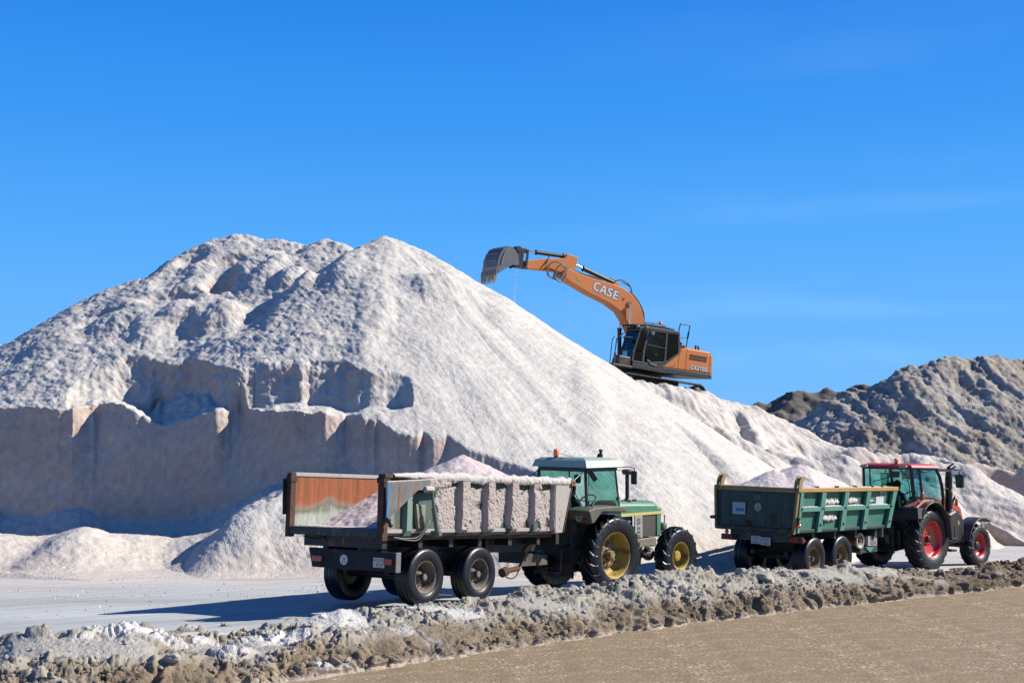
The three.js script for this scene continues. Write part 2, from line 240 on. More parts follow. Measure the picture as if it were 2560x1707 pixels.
function pileC(x, d) {
  let h = soft(hull(ridgeC, 0.62, x, d), 0.2);
  h += 0.13 * fbm(x * 0.45, d * 0.45, 14.4, 3) * sstep(0.3, 1.5, h);
  if (scarsC) for (const q of scarsC) { const a = (x - q[0]) / q[3], b = (d - q[1]) / q[4], e = a * a + b * b; if (e < 5) h += q[2] * Math.exp(-e * e * 0.7); }
  for (let i = 0; i < lowScarp.length - 1; i++) { const [ax, ad] = lowScarp[i], [bx, bd] = lowScarp[i + 1]; const t = (x - ax) / (bx - ax); if (t >= 0 && t < 1) { const dd = ad + (bd - ad) * t + 0.15 * noise(x * 1.3, 4) - d; if (dd > 0) h -= 0.75 * sstep(0, 0.25, dd) * Math.exp(-dd / 3.2) * sstep(lowScarp[0][0], lowScarp[0][0] + 1.2, x); } }
  return h - 0.2;
}
scarsC = [[1740, 960, -0.5, 0.8, 0.5], [1850, 1060, -0.35, 0.35, 1.6], [1880, 1075, 0.25, 0.3, 1.5], [1990, 1120, -0.35, 1.2, 0.4], [2060, 1135, -0.3, 1.0, 0.4], [2160, 1140, 0.4, 0.7, 0.4], [2215, 1160, -0.4, 1.2, 0.4], [2290, 1145, -0.35, 0.7, 0.35], [2330, 1150, 0.4, 0.8, 0.4], [2110, 1160, 0.3, 1.2, 0.8], [1930, 1070, 0.2, 1.6, 0.4], [2350, 1150, -0.35, 0.5, 0.35], [1670, 985, -0.25, 1.0, 0.4]].map(([px, py, h, r, e]) => { let D = 42; for (; D < 60; D += 0.1) { const p = at(px, py, D); if (p.y < hull(ridgeC, 0.62, p.x, D)) break; } const p = at(px, py, D); return [p.x, D, h, r, e]; });
{
  const disp = (x, y, z) => { const d = -z; const s = Math.atan2(x - 6, 62 - d) * 14; return (0.08 * ridged(x * 0.5, y * 0.5, d * 0.5, 3) * 0.5 + 0.07 * fbm(x * 1.1, y * 1.1, d * 1.1, 3) + 0.05 * noise(s, y * 0.2, 3) + 0.045 * noise(s * 3.1, y * 0.4, 5) + 0.025 * fbm(x * 5, y * 5, d * 5, 2)) * sstep(-0.1, 0.5, y); };
  const g = columns(range(1380, 2720, 4), 42, 72, pileC, 260, disp, saltCol(0.3));
  tag(mesh('salt_pile', g, saltMat), 'long low pinkish salt pile with the excavator standing on its crest', 'salt pile');
}
{ // far pile on the left edge
  const R = ridgePts([[-420, 905, 76], [-120, 872, 76], [0, 862, 76], [60, 860, 76], [120, 880, 76], [260, 960, 76]]);
  const g = columns(range(-420, 300, 12), 55, 92, (x, d) => hull(R, 0.6, x, d), 80, (x, y, z) => 0.12 * fbm(x * 0.6, y * 0.6, z * 0.6, 3), saltCol(0.3));
  tag(mesh('salt_pile', g, saltMat), 'far salt pile showing only its sunlit top at the left edge', 'salt pile');
}
{ // cut pile in shade on the right edge
  const R = ridgePts([[2330, 1190, 66], [2400, 1162, 66], [2440, 1158, 66], [2500, 1172, 65], [2540, 1185, 65], [2580, 1160, 65], [2700, 1140, 65], [2800, 1140, 65]]);
  const g = columns(range(2280, 2800, 6), 58, 76, (x, d) => { const h = hull(R, 0.62, x, d); const f = 64.2 + 0.5 * noise(x * 0.8, 2) - (x - 22) * 0.12; return d < f + 0.8 ? Math.min(h, lerp(-0.6, h, sstep(f - 0.3, f + 0.8, d))) : h; }, 160, (x, y, z) => 0.1 * fbm(x * 0.9, y * 0.9, z * 0.9, 3), saltCol(0.75));
  tag(mesh('salt_pile', g, saltMat), 'pinkish salt bank cut steep and standing in shade under the brown heap', 'salt pile');
}
// ------------------------------------------------------------------ brown spoil heaps at the right
const spoilMat = new THREE.MeshStandardMaterial({ vertexColors: true, roughness: 0.97, bumpMap: rep(grainBump, 0.6), bumpScale: 0.05, map: rep(grainTint, 0.2), side: THREE.DoubleSide });
{
  const R = ridgePts([[1960, 1080, 84], [2060, 1030, 83], [2100, 992, 82], [2144, 975, 81], [2221, 948, 80], [2266, 925, 80], [2334, 902, 80], [2401, 893, 80], [2460, 885, 80], [2514, 893, 80], [2560, 902, 80], [2640, 925, 80], [2760, 960, 80], [2900, 1010, 80]]);
  const H = (x, d) => hull(R, 0.66, x, d) + 0.3 * fbm(x * 0.3, d * 0.3, 1.1, 3);
  const disp = (x, y, z) => { const d = -z; const w = 0.9 * noise(x * 0.12, y * 0.2, d * 0.12), s = x * 0.8 + y * 0.35 + w; return 0.26 * fbm(s * 0.5, y * 0.10, d * 0.1, 3, 0.6) + 0.08 * fbm(s * 1.6 + 0.4 * noise(x, y, d), y * 0.3, d * 0.2, 3, 0.6) + 0.07 * fbm(x * 0.8, y * 0.8, d * 0.8, 3, 0.6) + 0.075 * fbm(x * 2.8, y * 2.8, d * 2.8, 4, 0.7); };
  const col = (x, y, d, nx, ny) => { const n = clamp(0.5 + 0.75 * fbm(x * 0.22 + 3, y * 0.3, d * 0.2, 3) + 0.25 * (y < 5 ? 1 : 0) * noise(x * 0.5, y, 2)), m = 0.5 + 0.5 * noise(x * 1.5, y * 1.5, d * 1.5); const st = sstep(0.15, 0.6, fbm(x * 0.9 + y * 0.4, y * 0.12, d * 0.1, 3)); const a = lerp(lerp(0.25, 0.40, n), 0.46, st * 0.6) * lerp(0.8, 1.12, m); const b = a * 0.98; return [b, b * lerp(0.87, 0.95, n), b * lerp(0.70, 0.88, n)]; };
  tag(mesh('spoil_heap', columns(range(1960, 2840, 4), 62, 92, H, 240, disp, col), spoilMat), 'tall grey brown gullied spoil heap rising at the right edge', 'spoil heap');
  const R2 = ridgePts([[1840, 1040, 101], [1888, 1013, 100], [1933, 996, 100], [1996, 985, 100], [2060, 984, 100], [2122, 981, 100], [2200, 975, 100]]);
  const col2 = (x, y, d) => { const n = clamp(0.35 + 0.8 * fbm(x * 0.25, y * 0.3, d * 0.2, 3)); const a = lerp(0.07, 0.17, n); return [a, a * 0.9, a * 0.78]; };
  tag(mesh('spoil_heap', columns(range(1780, 2240, 6), 84, 108, (x, d) => hull(R2, 0.7, x, d), 120, (x, y, z) => 0.5 * fbm(x * 0.4, y * 0.3, z * 0.4, 3) + 0.25 * fbm(x, y, z, 3), col2), spoilMat), 'low dark brown spoil heap behind, just right of the excavator', 'spoil heap');
}
// ------------------------------------------------------------------ earth bank between road and pond
const POND = -0.4;
const edgeY = curve([[-500, 1885], [0, 1797], [627, 1707], [900, 1668], [1070, 1643], [1365, 1601], [1660, 1560], [2000, 1519], [2300, 1487], [2560, 1459], [2900, 1424]]);
const crestY = curve([[-500, 1680], [0, 1640], [60, 1600], [130, 1578], [250, 1566], [380, 1556], [480, 1590], [600, 1590], [680, 1572], [740, 1556], [860, 1516], [930, 1528], [1010, 1514], [1100, 1504], [1200, 1498], [1300, 1484], [1420, 1468], [1500, 1460], [1580, 1440], [1640, 1424], [1700, 1426], [1790, 1434], [1850, 1418], [1900, 1419], [1960, 1422], [2060, 1415], [2120, 1416], [2180, 1414], [2230, 1426], [2330, 1430], [2430, 1418], [2480, 1406], [2560, 1398], [2900, 1370]]);
const crestD = (px) => lerp(0.62, 0.5, sstep(0, 2500, px)) * 0 + edgeD(px) + curve([[-500, 2.6], [0, 3.4], [600, 3.0], [1070, 2.7], [1660, 2.4], [2300, 2.5], [2900, 2.6]])(px);
function edgeD(px) { return FOC * (EYE - POND) / (edgeY(px) - HOR); }
let bankGeo = null, bankPatch = null;
const bankMat = new THREE.MeshStandardMaterial({ vertexColors: true, roughness: 0.95, bumpMap: rep(grainBump, 1.6), bumpScale: 0.03, map: rep(grainTint, 0.8), side: THREE.DoubleSide });
{
  const pxs = range(-480, 2860, 2.6), rows = 170;
  const prof = (px, t) => { // t 0 pond edge .. 1 crest .. 1.6 back foot .. 2 under the road
    const d0 = edgeD(px), dc = crestD(px), hc = hAt(crestY(px), dc);
    const bite = 0.35 * noise(px * 0.008, 1.2) + 0.2 * noise(px * 0.025, 6.2);
    if (t < 0.15) return [d0 - 0.5 + t / 0.15 * 0.5, POND - 0.12 + 0.12 * (t / 0.15)];
    if (t < 0.5) { const s = (t - 0.15) / 0.35; return [d0 + s * (0.55 + 0.25 * bite), POND + (0.32 + 0.12 * bite) * Math.pow(s, 0.8)]; }
    if (t < 1) { const s = (t - 0.5) / 0.5, h0 = POND + 0.32 + 0.12 * bite, a = d0 + 0.55 + 0.25 * bite; return [lerp(a, dc, s), lerp(h0, hc, 1 - (1 - s) ** 1.35)]; }
    const s = (t - 1) / 0.6; return [dc + s * 1.3, lerp(hc, -0.06, s < 1 ? s * s * (3 - 2 * s) : 1) - Math.max(0, s - 1) * 0.1];
  };
  const uvs = [];
  const g = gridGeo(pxs.length, rows, (i, j) => { const px = pxs[i], [d, h] = prof(px, j / (rows - 1) * 1.66), dir = (px - 1280) / FOC / Math.cos(PITCH); return [dir * d, h, -d, dir * d + d * 0.3, j / rows * 5]; });
  // drifts and patches of smooth salt and sand, by place along the bank
  const patch = [[170, 1625, 2.0, 0.9, 's'], [330, 1600, 1.2, 0.6, 'w'], [450, 1595, 1.0, 0.6, 'w'], [590, 1600, 1.0, 0.6, 's'], [690, 1585, 0.7, 0.5, 'w'], [820, 1560, 1.1, 0.9, 'd'], [930, 1605, 0.9, 0.7, 'd'], [1120, 1540, 1.0, 0.5, 'd'], [1210, 1570, 1.1, 0.5, 's'], [1330, 1520, 1.1, 0.5, 's'], [1480, 1490, 1.2, 0.5, 's'], [1720, 1465, 1.4, 0.5, 's'], [1980, 1450, 2.0, 0.7, 's'], [2110, 1440, 1.4, 0.6, 's'], [2300, 1437, 1.4, 0.4, 's']].map(([px, py, rx, rd, k]) => { const d = FOC * (EYE - 0.02) / (py - HOR); return [(px - 1280) / FOC * d, d, rx, rd, k]; });
  const patchAt = (x, d, kinds) => { let o = 0; for (const q of patch) if (kinds.includes(q[4])) { const e = Math.hypot((x - q[0]) / q[2], (d - q[1]) / q[3]) + 0.35 * noise(x * 1.1, d * 1.1, 3) + 0.12 * noise(x * 4, d * 4, 5); o = Math.max(o, 1 - sstep(0.55, 1.0, e)); } return o; };
  bankPatch = patchAt;
  const smoothAt = (x, y, d) => Math.max(patchAt(x, d, 'sd'), 0.6 * sstep(0.1, 0.4, fbm(x * 0.33, y * 0.3, d * 0.33, 2))) * sstep(-0.3, -0.1, y);
  const cell = (x, y, z) => { const X = Math.floor(x), Y = Math.floor(y), Z = Math.floor(z); let a = 9, b = 9, id = 0; for (let i = -1; i < 2; i++) for (let j = -1; j < 2; j++) for (let k = -1; k < 2; k++) { const h = PERM[(PERM[(PERM[(X + i) & 255] + Y + j) & 255] + Z + k) & 255], px = X + i + PERM[h] / 255 - x, py = Y + j + PERM[h + 61] / 255 - y, pz = Z + k + PERM[h + 127] / 255 - z, d = px * px + py * py + pz * pz; if (d < a) { b = a; a = d; id = h; } else if (d < b) b = d; } a = Math.sqrt(a); b = Math.sqrt(b); return [sstep(0.02, 0.22, b - a), PERM[id + 33] / 255, a]; };
  const bil = (x, y, d, f) => Math.abs(noise(x * f, y * f, d * f)) * 2 - 0.45;
  const clod = (x, y, d, f) => { const [e, r, a] = cell(x * f, y * f * 1.3, d * f); return e * (0.25 + 0.9 * r) * (1 - 0.35 * a) - 0.35; };
  displace(g, (x, y, z, nx, ny) => {
    const d = -z, s = (1 - 0.93 * smoothAt(x, y, d)) * sstep(POND - 0.12, POND + 0.12, y), face = 1 - sstep(0.5, 0.85, ny);
    const wx = x + 0.15 * noise(x * 3, y * 3, d * 3), wd = d + 0.15 * noise(x * 3 + 9, y * 3, d * 3);
    return s * ((0.11 + 0.13 * face) * bil(wx, y, wd, 1.2) + (0.04 + 0.03 * face) * bil(wx, y, wd, 2.7) + clod(wx, y, wd, 2.3) * (0.09 + 0.05 * face) + clod(wx, y, wd, 5.2) * 0.05 + 0.02 * bil(wx, y * 1.2, wd, 6.7) + 0.012 * bil(x, y, d, 14)) + 0.02 * fbm(x * 2, y * 2, d * 2, 2) + 0.012 * bil(x, y, d, 9) * sstep(POND - 0.1, POND + 0.03, y);
  });
  const p = g.attributes.position.array, n = g.attributes.normal.array, c = new Float32Array(p.length);
  for (let i = 0; i < p.length; i += 3) {
    const x = p[i], y = p[i + 1], d = -p[i + 2], ny = n[i + 1];
    const sm = smoothAt(x, y, d), left = 1 - sstep(-2.5, 0.5, x);
    const sand = patchAt(x, d, 's') * sstep(-0.3, -0.1, y); const salt = clamp(Math.max(patchAt(x, d, 'dw') * sstep(-0.36, -0.2, y), 0.8 * (0.25 + 0.75 * left) * sstep(0.36, 0.55, fbm(x * 0.7 + 9, y, d * 0.7, 3)) * sstep(-0.3, 0.1, y)) * (1 - 0.8 * sand));
    const grey = sstep(-0.12, 0.16, y + 0.15 * noise(x, y, d)), brown = sstep(9, 14, x) * sstep(-0.4, 0.2, fbm(x * 0.5, y, d * 0.5, 2) + 0.3);
    const m = clamp(0.5 + 0.5 * fbm(x * 1.8, y * 1.8, d * 1.8, 3));
    let r = [lerp(0.13, 0.275, m), lerp(0.098, 0.215, m), lerp(0.064, 0.15, m)];
    const gcol = [lerp(0.25, 0.36, m), lerp(0.235, 0.345, m), lerp(0.20, 0.30, m)]; r = r.map((a, k) => lerp(a, gcol[k], grey * 0.85 * (1 - 0.9 * brown)));
    r = r.map((a, k) => lerp(a, [0.10, 0.066, 0.038][k] * (0.7 + m * 0.7), brown * 0.9));
    r = r.map((a, k) => lerp(a, [0.345, 0.335, 0.305][k], sand * 0.8 * (1 - brown))); r = r.map((a, k) => lerp(a, [0.50, 0.495, 0.48][k], salt * (1 - 0.9 * brown)));
    const foot = 1 - sstep(POND + 0.03, POND + 0.10, y + 0.03 * noise(x * 3, d * 3)); r = r.map((a, k) => lerp(a, [0.40, 0.345, 0.29][k], foot * 0.75));
    c[i] = r[0]; c[i + 1] = r[1]; c[i + 2] = r[2];
  }
  g.setAttribute('color', new THREE.BufferAttribute(c, 3));
  const bank = mesh('earth_bank', g, bankMat); bankGeo = g;
  tag(bank, 'rough grey brown earth bank crusted with salt between pond and road', null, null, 'structure');
}
// ------------------------------------------------------------------ pond and ground
{
  const crystals = noiseTex(1024, (u, v, i, j) => {
    const a = tile(u, v, 7, 21, 3), b = tile(u, v, 46, 23, 2), c = tile(u, v, 120, 27, 1);
    const k = clamp(0.45 + 0.3 * a + 0.75 * b + 0.3 * c), w = sstep(0.66, 0.95, k) * 0.55;
    return [lerp(lerp(105, 153, k), 222, w), lerp(lerp(91, 136, k), 212, w), lerp(lerp(71, 110, k), 196, w)];
  }, true);
  const m = new THREE.MeshPhysicalMaterial({ map: rep(crystals, 1 / 2.6), roughness: 0.8, specularIntensity: 0.35, bumpMap: rep(grainBump, 1.1), bumpScale: 0.02, side: THREE.DoubleSide });
  const g = gridGeo(90, 60, (i, j) => { const x = -40 + i, d = -6 + j * 0.85; return [x, POND + 0.006 * noise(x * 0.4, d * 0.8), -d, x, d]; });
  tag(mesh('pond', g, m), 'shallow brown evaporation pond covered in salt crystals', null, null, 'structure');
}
{
  const track = tex(1024, 1024, (c, w, h) => {
    const r = rng(5); c.fillStyle = 'rgb(192,194,193)'; c.fillRect(0, 0, w, h);
    for (let i = 0; i < 1300; i++) { const y = r() * h, x = r() * w, l = 40 + r() * 400, v = 140 + r() * 85; c.fillStyle = `rgba(${v},${v},${v * 1.0},${0.08 + r() * 0.2})`; for (const o of [-w, 0]) c.fillRect(x + o, y, l, 1 + r() * 5); }
    for (let i = 0; i < 46; i++) { const y = r() * h, v = r() < 0.55 ? 128 : 225; for (let k = 0; k < w; k += 8) { c.fillStyle = `rgba(${v},${v},${v},${0.10 + 0.14 * r()})`; c.fillRect(k, y + 10 * Math.sin(k / w * 6.283 + i) , 8, 4 + (i % 5) * 4); } }
    for (let i = 0; i < 700; i++) { const y = r() * h, x = r() * w, v = r() < 0.5 ? 140 : 232; c.fillStyle = `rgba(${v},${v - 3},${v - 8},0.35)`; c.fillRect(x, y, 2 + r() * 9, 1 + r() * 2); }
  });
  const gm = new THREE.MeshStandardMaterial({ map: track, vertexColors: true, roughness: 0.88, bumpMap: rep(grainBump, 0.9), bumpScale: 0.02, side: THREE.DoubleSide });
  const nx = 260, nd = 260;
  const X = (i) => { const t = i / (nx - 1) * 2 - 1; return 24 * t + 276 * Math.sign(t) * Math.abs(t) ** 7 + 2; }, D = (j) => { const t = j / (nd - 1); return 15 + 40 * t + 345 * t ** 9; };
  const g = gridGeo(nx, nd, (i, j) => {
    const x = X(i), d = D(j);
    // nearer than the middle of the bank the sheet dips under the pond
    let px = 1280 + FOC * x / d, y = roadY(x, d);
    const lim = crestD(clamp(px, -480, 2850)) + 0.35; if (d < lim) y -= sstep(0, 0.4, lim - d) * 1.2;
    const a = (x * 0.72 + d * 0.69), b = (-x * 0.69 + d * 0.72);
    return [x, y - 0.012, -d, a / 9, b / 6];
  }, (i, j, p) => {
    const x = p[0], d = -p[2]; const t = toeD(clamp(1280 + FOC * x / d, -420, 1800));
    const near = 1 - sstep(0.3, 3.2, t - d), stain = sstep(0.1, 0.5, fbm(x * 0.25, d * 0.9, 8, 3)) * near;
    const g0 = 0.60 + 0.1 * fbm(x * 0.2, d * 0.5, 5, 3); const dry = sstep(0.0, 0.5, fbm(x * 0.15 + 3, d * 0.3, 3, 3));
    let r = [g0 * 0.98, g0, g0 * 0.99]; r = r.map((q, k) => lerp(q, [0.80, 0.75, 0.72][k], near * 0.6)); r = r.map((q, k) => lerp(q, [0.66, 0.52, 0.44][k], stain * 0.75)); r = r.map((q, k) => lerp(q, [0.78, 0.77, 0.74][k], dry * 0.35));
    return r;
  });
  tag(mesh('ground', g, gm), 'pale compacted salt road and yard with tyre tracks', null, null, 'structure');
}

// ------------------------------------------------------------------ clods and boulders on the bank
function rockGeo(seed, det = 3, rough = 0.32) {
  const g = mergeVertices(new THREE.IcosahedronGeometry(1, det).deleteAttribute('normal').deleteAttribute('uv')); const p = g.attributes.position.array;
  for (let i = 0; i < p.length; i += 3) { const [x, y, z] = [p[i], p[i + 1], p[i + 2]]; let k = 1 + rough * fbm(x * 1.1 + seed, y * 1.1, z * 1.1, 3); for (let q = 0; q < 5; q++) { const a = seed * 7.1 + q * 2.4, nx = Math.cos(a) * Math.sin(q * 1.3 + seed), ny = Math.cos(q * 1.3 + seed), nz = Math.sin(a) * Math.sin(q * 1.3 + seed), dd = x * nx + y * ny + z * nz; if (dd * k > 0.72) k = 0.72 / dd; } p[i] *= k; p[i + 1] *= k * 0.8; p[i + 2] *= k; }
  g.computeVertexNormals(); return boxUV(toCreasedNormals(g, 0.6));
}
{
  const r = rng(9), geos = [1, 2, 3].map((k) => rockGeo(k * 1.7, 1, 0.35)), p = bankGeo.attributes.position.array, c = bankGeo.attributes.color.array, nv = p.length / 3, per = [[], [], []], mat = new THREE.MeshStandardMaterial({ roughness: 0.95, bumpMap: rep(grainBump, 1), bumpScale: 0.01 });
  for (let t = 0; t < 60000 && per[0].length + per[1].length + per[2].length < 3200; t++) {
    const i = Math.floor(r() * nv) * 3, x = p[i], y = p[i + 1], d = -p[i + 2], k = Math.floor(r() * 3); if (y < POND + 0.04 || d > 40 || y < -0.02 && d > crestD(clamp(1280 + FOC * x / d, -480, 2850)) + 0.5) continue;
    const dens = sstep(-0.1, 0.35, fbm(x * 0.6, y * 2, d * 0.6, 2)) + 0.12; if (r() > dens || bankPatch(x, d, 'sd') > 0.3 && r() < 0.9) continue;
    const px = 1280 + FOC * x / d, rub = Math.exp(-(((px - 1640) / 70) ** 2)) + 0.6 * Math.exp(-(((px - 1850) / 70) ** 2)); let s = 0.012 + 0.05 * Math.pow(r(), 3) + rub * 0.03 * r(); per[k].push([x, y + s * 0.3, d, s, r(), c[i], c[i + 1], c[i + 2]]);
  }
  per.forEach((list, k) => { const im = new THREE.InstancedMesh(geos[k], mat, list.length), m = new THREE.Matrix4(), q = new THREE.Quaternion(); list.forEach(([x, y, d, s, a, cr, cg, cb], i) => { q.setFromEuler(new THREE.Euler(a * 6, a * 17, a * 9)); m.compose(v3(x, y, -d), q, v3(s * (0.8 + 0.5 * a), s, s)); im.setMatrixAt(i, m); const f = 0.8 + 0.5 * a; im.setColorAt(i, lin(cr * f, cg * f, cb * f)); }); im.name = numbered('clods'); tag(im, 'loose clods and crumbs scattered over the earth bank', 'clods', null, 'stuff'); scene.add(im); });
  // single stones that can be told apart: px, py, size, colour, label
  const stones = [[1562, 1444, 0.26, [0.33, 0.33, 0.325], 'grey angular block on the bank before the green tractor rear wheel', 1.2], [1530, 1462, 0.15, [0.20, 0.14, 0.10], 'brown clod lying left of the grey angular block', 0.6], [1905, 1428, 0.33, [0.40, 0.38, 0.34], 'largest pale boulder on the bank below the green trailer', 0.8], [1845, 1420, 0.17, [0.36, 0.35, 0.33], 'upright grey stone left of the largest pale boulder', 1.2], [1876, 1424, 0.15, [0.38, 0.37, 0.35], 'small pale stone between the upright stone and largest boulder', 0.7], [1630, 1434, 0.15, [0.36, 0.36, 0.35], 'grey lump on top of the rubble before the tractor front wheel', 0.8], [445, 1634, 0.17, [0.42, 0.42, 0.41], 'white capped stone on the brown bank at lower left', 0.75], [232, 1650, 0.11, [0.13, 0.10, 0.075], 'dark brown clod on the sandy slope at lower left', 0.7], [80, 1668, 0.11, [0.12, 0.10, 0.08], 'dark clod at the bottom left foot of the grey slope', 0.75], [845, 1638, 0.16, [0.25, 0.20, 0.15], 'tan block in the bank face below the white salt drift', 1.3], [2245, 1440, 0.13, [0.24, 0.22, 0.18], 'round grey brown lump below the red tractor front end', 0.8], [2085, 1437, 0.14, [0.26, 0.25, 0.22], 'dull stone on the bank below the trailer wheels', 0.7], [1345, 1612, 0.13, [0.20, 0.16, 0.12], 'brown clod at the pond edge in the middle of the bank', 0.7]];
  const hit = (px, py) => { let best = null, bd = 1e9; for (let i = 0; i < p.length; i += 9) { const d = -p[i + 2], x = p[i], q = 1280 + FOC * x / d; if (Math.abs(q - px) > 14) continue; const y2 = HOR + (EYE - p[i + 1]) * FOC / d, e = (q - px) ** 2 + (y2 - py) ** 2 + d * 3; if (e < bd) { bd = e; best = [x, p[i + 1], d]; } } return best; };
  stones.forEach(([px, py, s, col, label, tall], k) => { const h = hit(px, py + s * 60); if (!h) return; const m = mesh('stone', rockGeo(k * 2.3 + 0.4, 3), new THREE.MeshStandardMaterial({ color: lin(...col), roughness: 0.92, bumpMap: rep(grainBump, 2.5), bumpScale: 0.012, map: rep(grainTint, 1.5) })); m.position.set(h[0], h[1] + s * 0.2 * tall, -h[2]); const S = s * 0.72; m.scale.set(S, S * tall, S * 0.9); m.rotation.y = k * 1.1; tag(m, label, 'stone'); });
}

{
  const r = rng(41), list = [], g = rockGeo(4.4, 1, 0.35);
  for (let i = 0; i < 1500; i++) { const band = r() < 0.5 ? 1462 + r() * 26 : r() < 0.6 ? 1488 + 30 * r() : 1440 + 90 * r(), px = -60 + r() * 900; const y0 = 0, d = FOC * EYE / (band - 0.025 * px + 8 - HOR), x = (px - 1280) / FOC * d; if (fbm(x * 0.6, d * 1.5, 2, 2) < 0.15) continue; list.push([x, roadY(x, d), d, 0.006 + 0.012 * Math.pow(r(), 3), r()]); }
  const im = new THREE.InstancedMesh(g, new THREE.MeshStandardMaterial({ color: lin(0.46, 0.45, 0.44), roughness: 0.95 }), list.length), m = new THREE.Matrix4(), q = new THREE.Quaternion();
  list.forEach(([x, y, d, s, a], i) => { q.setFromEuler(new THREE.Euler(a * 6, a * 17, a * 9)); m.compose(v3(x, y, -d), q, v3(s * 1.8, s * 0.5, s)); im.setMatrixAt(i, m); });
  im.name = 'salt_crumbs'; tag(im, 'crumbs of salt lying in lines on the pale road', 'salt crumbs', null, 'stuff'); scene.add(im);
}
// ------------------------------------------------------------------ modelling kit
function boxUV(g) {                            // uv in metres from the face's main direction
  const p = g.attributes.position.array, n = g.attributes.normal.array, uv = new Float32Array(p.length / 3 * 2);
  for (let i = 0, k = 0; i < p.length; i += 3, k += 2) { const a = Math.abs(n[i]), b = Math.abs(n[i + 1]), c = Math.abs(n[i + 2]); if (a >= b && a >= c) { uv[k] = p[i + 2] + 0.37; uv[k + 1] = p[i + 1]; } else if (b >= c) { uv[k] = p[i]; uv[k + 1] = p[i + 2] + 0.7; } else { uv[k] = p[i]; uv[k + 1] = p[i + 1]; } }
  g.setAttribute('uv', new THREE.BufferAttribute(uv, 2)); return g;
}
class MB {
  constructor() { this.g = []; }
  add(g) { if (g.index) g = g.toNonIndexed(); for (const k of Object.keys(g.attributes)) if (k !== 'position' && k !== 'normal') g.deleteAttribute(k); if (!g.attributes.normal) g.computeVertexNormals(); this.g.push(g); return this; }
  box(x0, x1, y0, y1, z0, z1, r = 0.008) { const w = Math.abs(x1 - x0), h = Math.abs(y1 - y0), d = Math.abs(z1 - z0); r = Math.min(r, w * 0.45, h * 0.45, d * 0.45); const g = new RoundedBoxGeometry(w, h, d, 1, r); g.translate((x0 + x1) / 2, (y0 + y1) / 2, (z0 + z1) / 2); return this.add(g); }
  hex(p) { // 0-3 bottom (ccw from above), 4-7 top
    const F = [[0, 1, 2, 3], [7, 6, 5, 4], [0, 4, 5, 1], [1, 5, 6, 2], [2, 6, 7, 3], [3, 7, 4, 0]], a = [];
    for (const [i, j, k, l] of F) for (const q of [i, k, j, i, l, k]) a.push(...p[q]);
    const g = new THREE.BufferGeometry(); g.setAttribute('position', new THREE.Float32BufferAttribute(a, 3)); g.computeVertexNormals(); return this.add(g);
  }
  frustum(x0, x1, z0, z1, y0, X0, X1, Z0, Z1, y1) { return this.hex([[x0, y0, z1], [x1, y0, z1], [x1, y0, z0], [x0, y0, z0], [X0, y1, Z1], [X1, y1, Z1], [X1, y1, Z0], [X0, y1, Z0]]); }
  prism(poly, z0, z1, bevel = 0.008) { const s = new THREE.Shape(poly.map((q) => new THREE.Vector2(q[0], q[1]))); const b = Math.min(bevel, Math.abs(z1 - z0) * 0.4); const g = new THREE.ExtrudeGeometry(s, { depth: Math.abs(z1 - z0) - 2 * b, bevelEnabled: b > 0, bevelSize: b, bevelThickness: b, bevelOffset: -b, bevelSegments: 1, curveSegments: 6 }); g.translate(0, 0, Math.min(z0, z1) + b); return this.add(g); }
  prismX(poly, x0, x1, bevel = 0.008) { // poly in (z,y), pushed along x
    const s = new THREE.Shape(poly.map((q) => new THREE.Vector2(-q[0], q[1]))); const b = Math.min(bevel, Math.abs(x1 - x0) * 0.4); const g = new THREE.ExtrudeGeometry(s, { depth: Math.abs(x1 - x0) - 2 * b, bevelEnabled: b > 0, bevelSize: b, bevelThickness: b, bevelOffset: -b, bevelSegments: 1 }); g.translate(0, 0, b); g.rotateY(Math.PI / 2); g.translate(Math.min(x0, x1), 0, 0); return this.add(g); }
  prismY(poly, y0, y1, bevel = 0.008) { // poly in (x,z), pushed along y
    const s = new THREE.Shape(poly.map((q) => new THREE.Vector2(q[0], -q[1]))); const b = Math.min(bevel, Math.abs(y1 - y0) * 0.4); const g = new THREE.ExtrudeGeometry(s, { depth: Math.abs(y1 - y0) - 2 * b, bevelEnabled: b > 0, bevelSize: b, bevelThickness: b, bevelOffset: -b, bevelSegments: 1 }); g.rotateX(-Math.PI / 2); g.translate(0, Math.min(y0, y1) + b, 0); return this.add(g); }
  cyl(a, b, r0, r1 = r0, n = 14, cap = true) { const A = v3(...a), Bq = v3(...b), L = A.distanceTo(Bq); const g = new THREE.CylinderGeometry(r1, r0, L, n, 1, !cap); g.translate(0, L / 2, 0); g.applyQuaternion(new THREE.Quaternion().setFromUnitVectors(v3(0, 1, 0), Bq.clone().sub(A).normalize())); g.translate(...a); return this.add(g); }
  bar(a, b, w, h = w) { // square bar between two points
    const A = v3(...a), Bq = v3(...b), L = A.distanceTo(Bq); const g = new RoundedBoxGeometry(w, L, h, 1, Math.min(w, h) * 0.15); g.translate(0, L / 2, 0); g.applyQuaternion(new THREE.Quaternion().setFromUnitVectors(v3(0, 1, 0), Bq.clone().sub(A).normalize())); g.translate(...a); return this.add(g); }
  tube(pts, r, n = 8) { const c = new THREE.CatmullRomCurve3(pts.map((q) => v3(...q))); return this.add(new THREE.TubeGeometry(c, pts.length * 6, r, n, false)); }
  pipe(pts, r, n = 8) { for (let i = 0; i < pts.length - 1; i++) { this.cyl(pts[i], pts[i + 1], r, r, n); if (i) this.ball(pts[i], r, n); } return this; }
  ball(c, r, n = 10, sy = 1) { const g = new THREE.SphereGeometry(r, n, Math.max(6, n * 0.7 | 0)); g.scale(1, sy, 1); g.translate(...c); return this.add(g); }
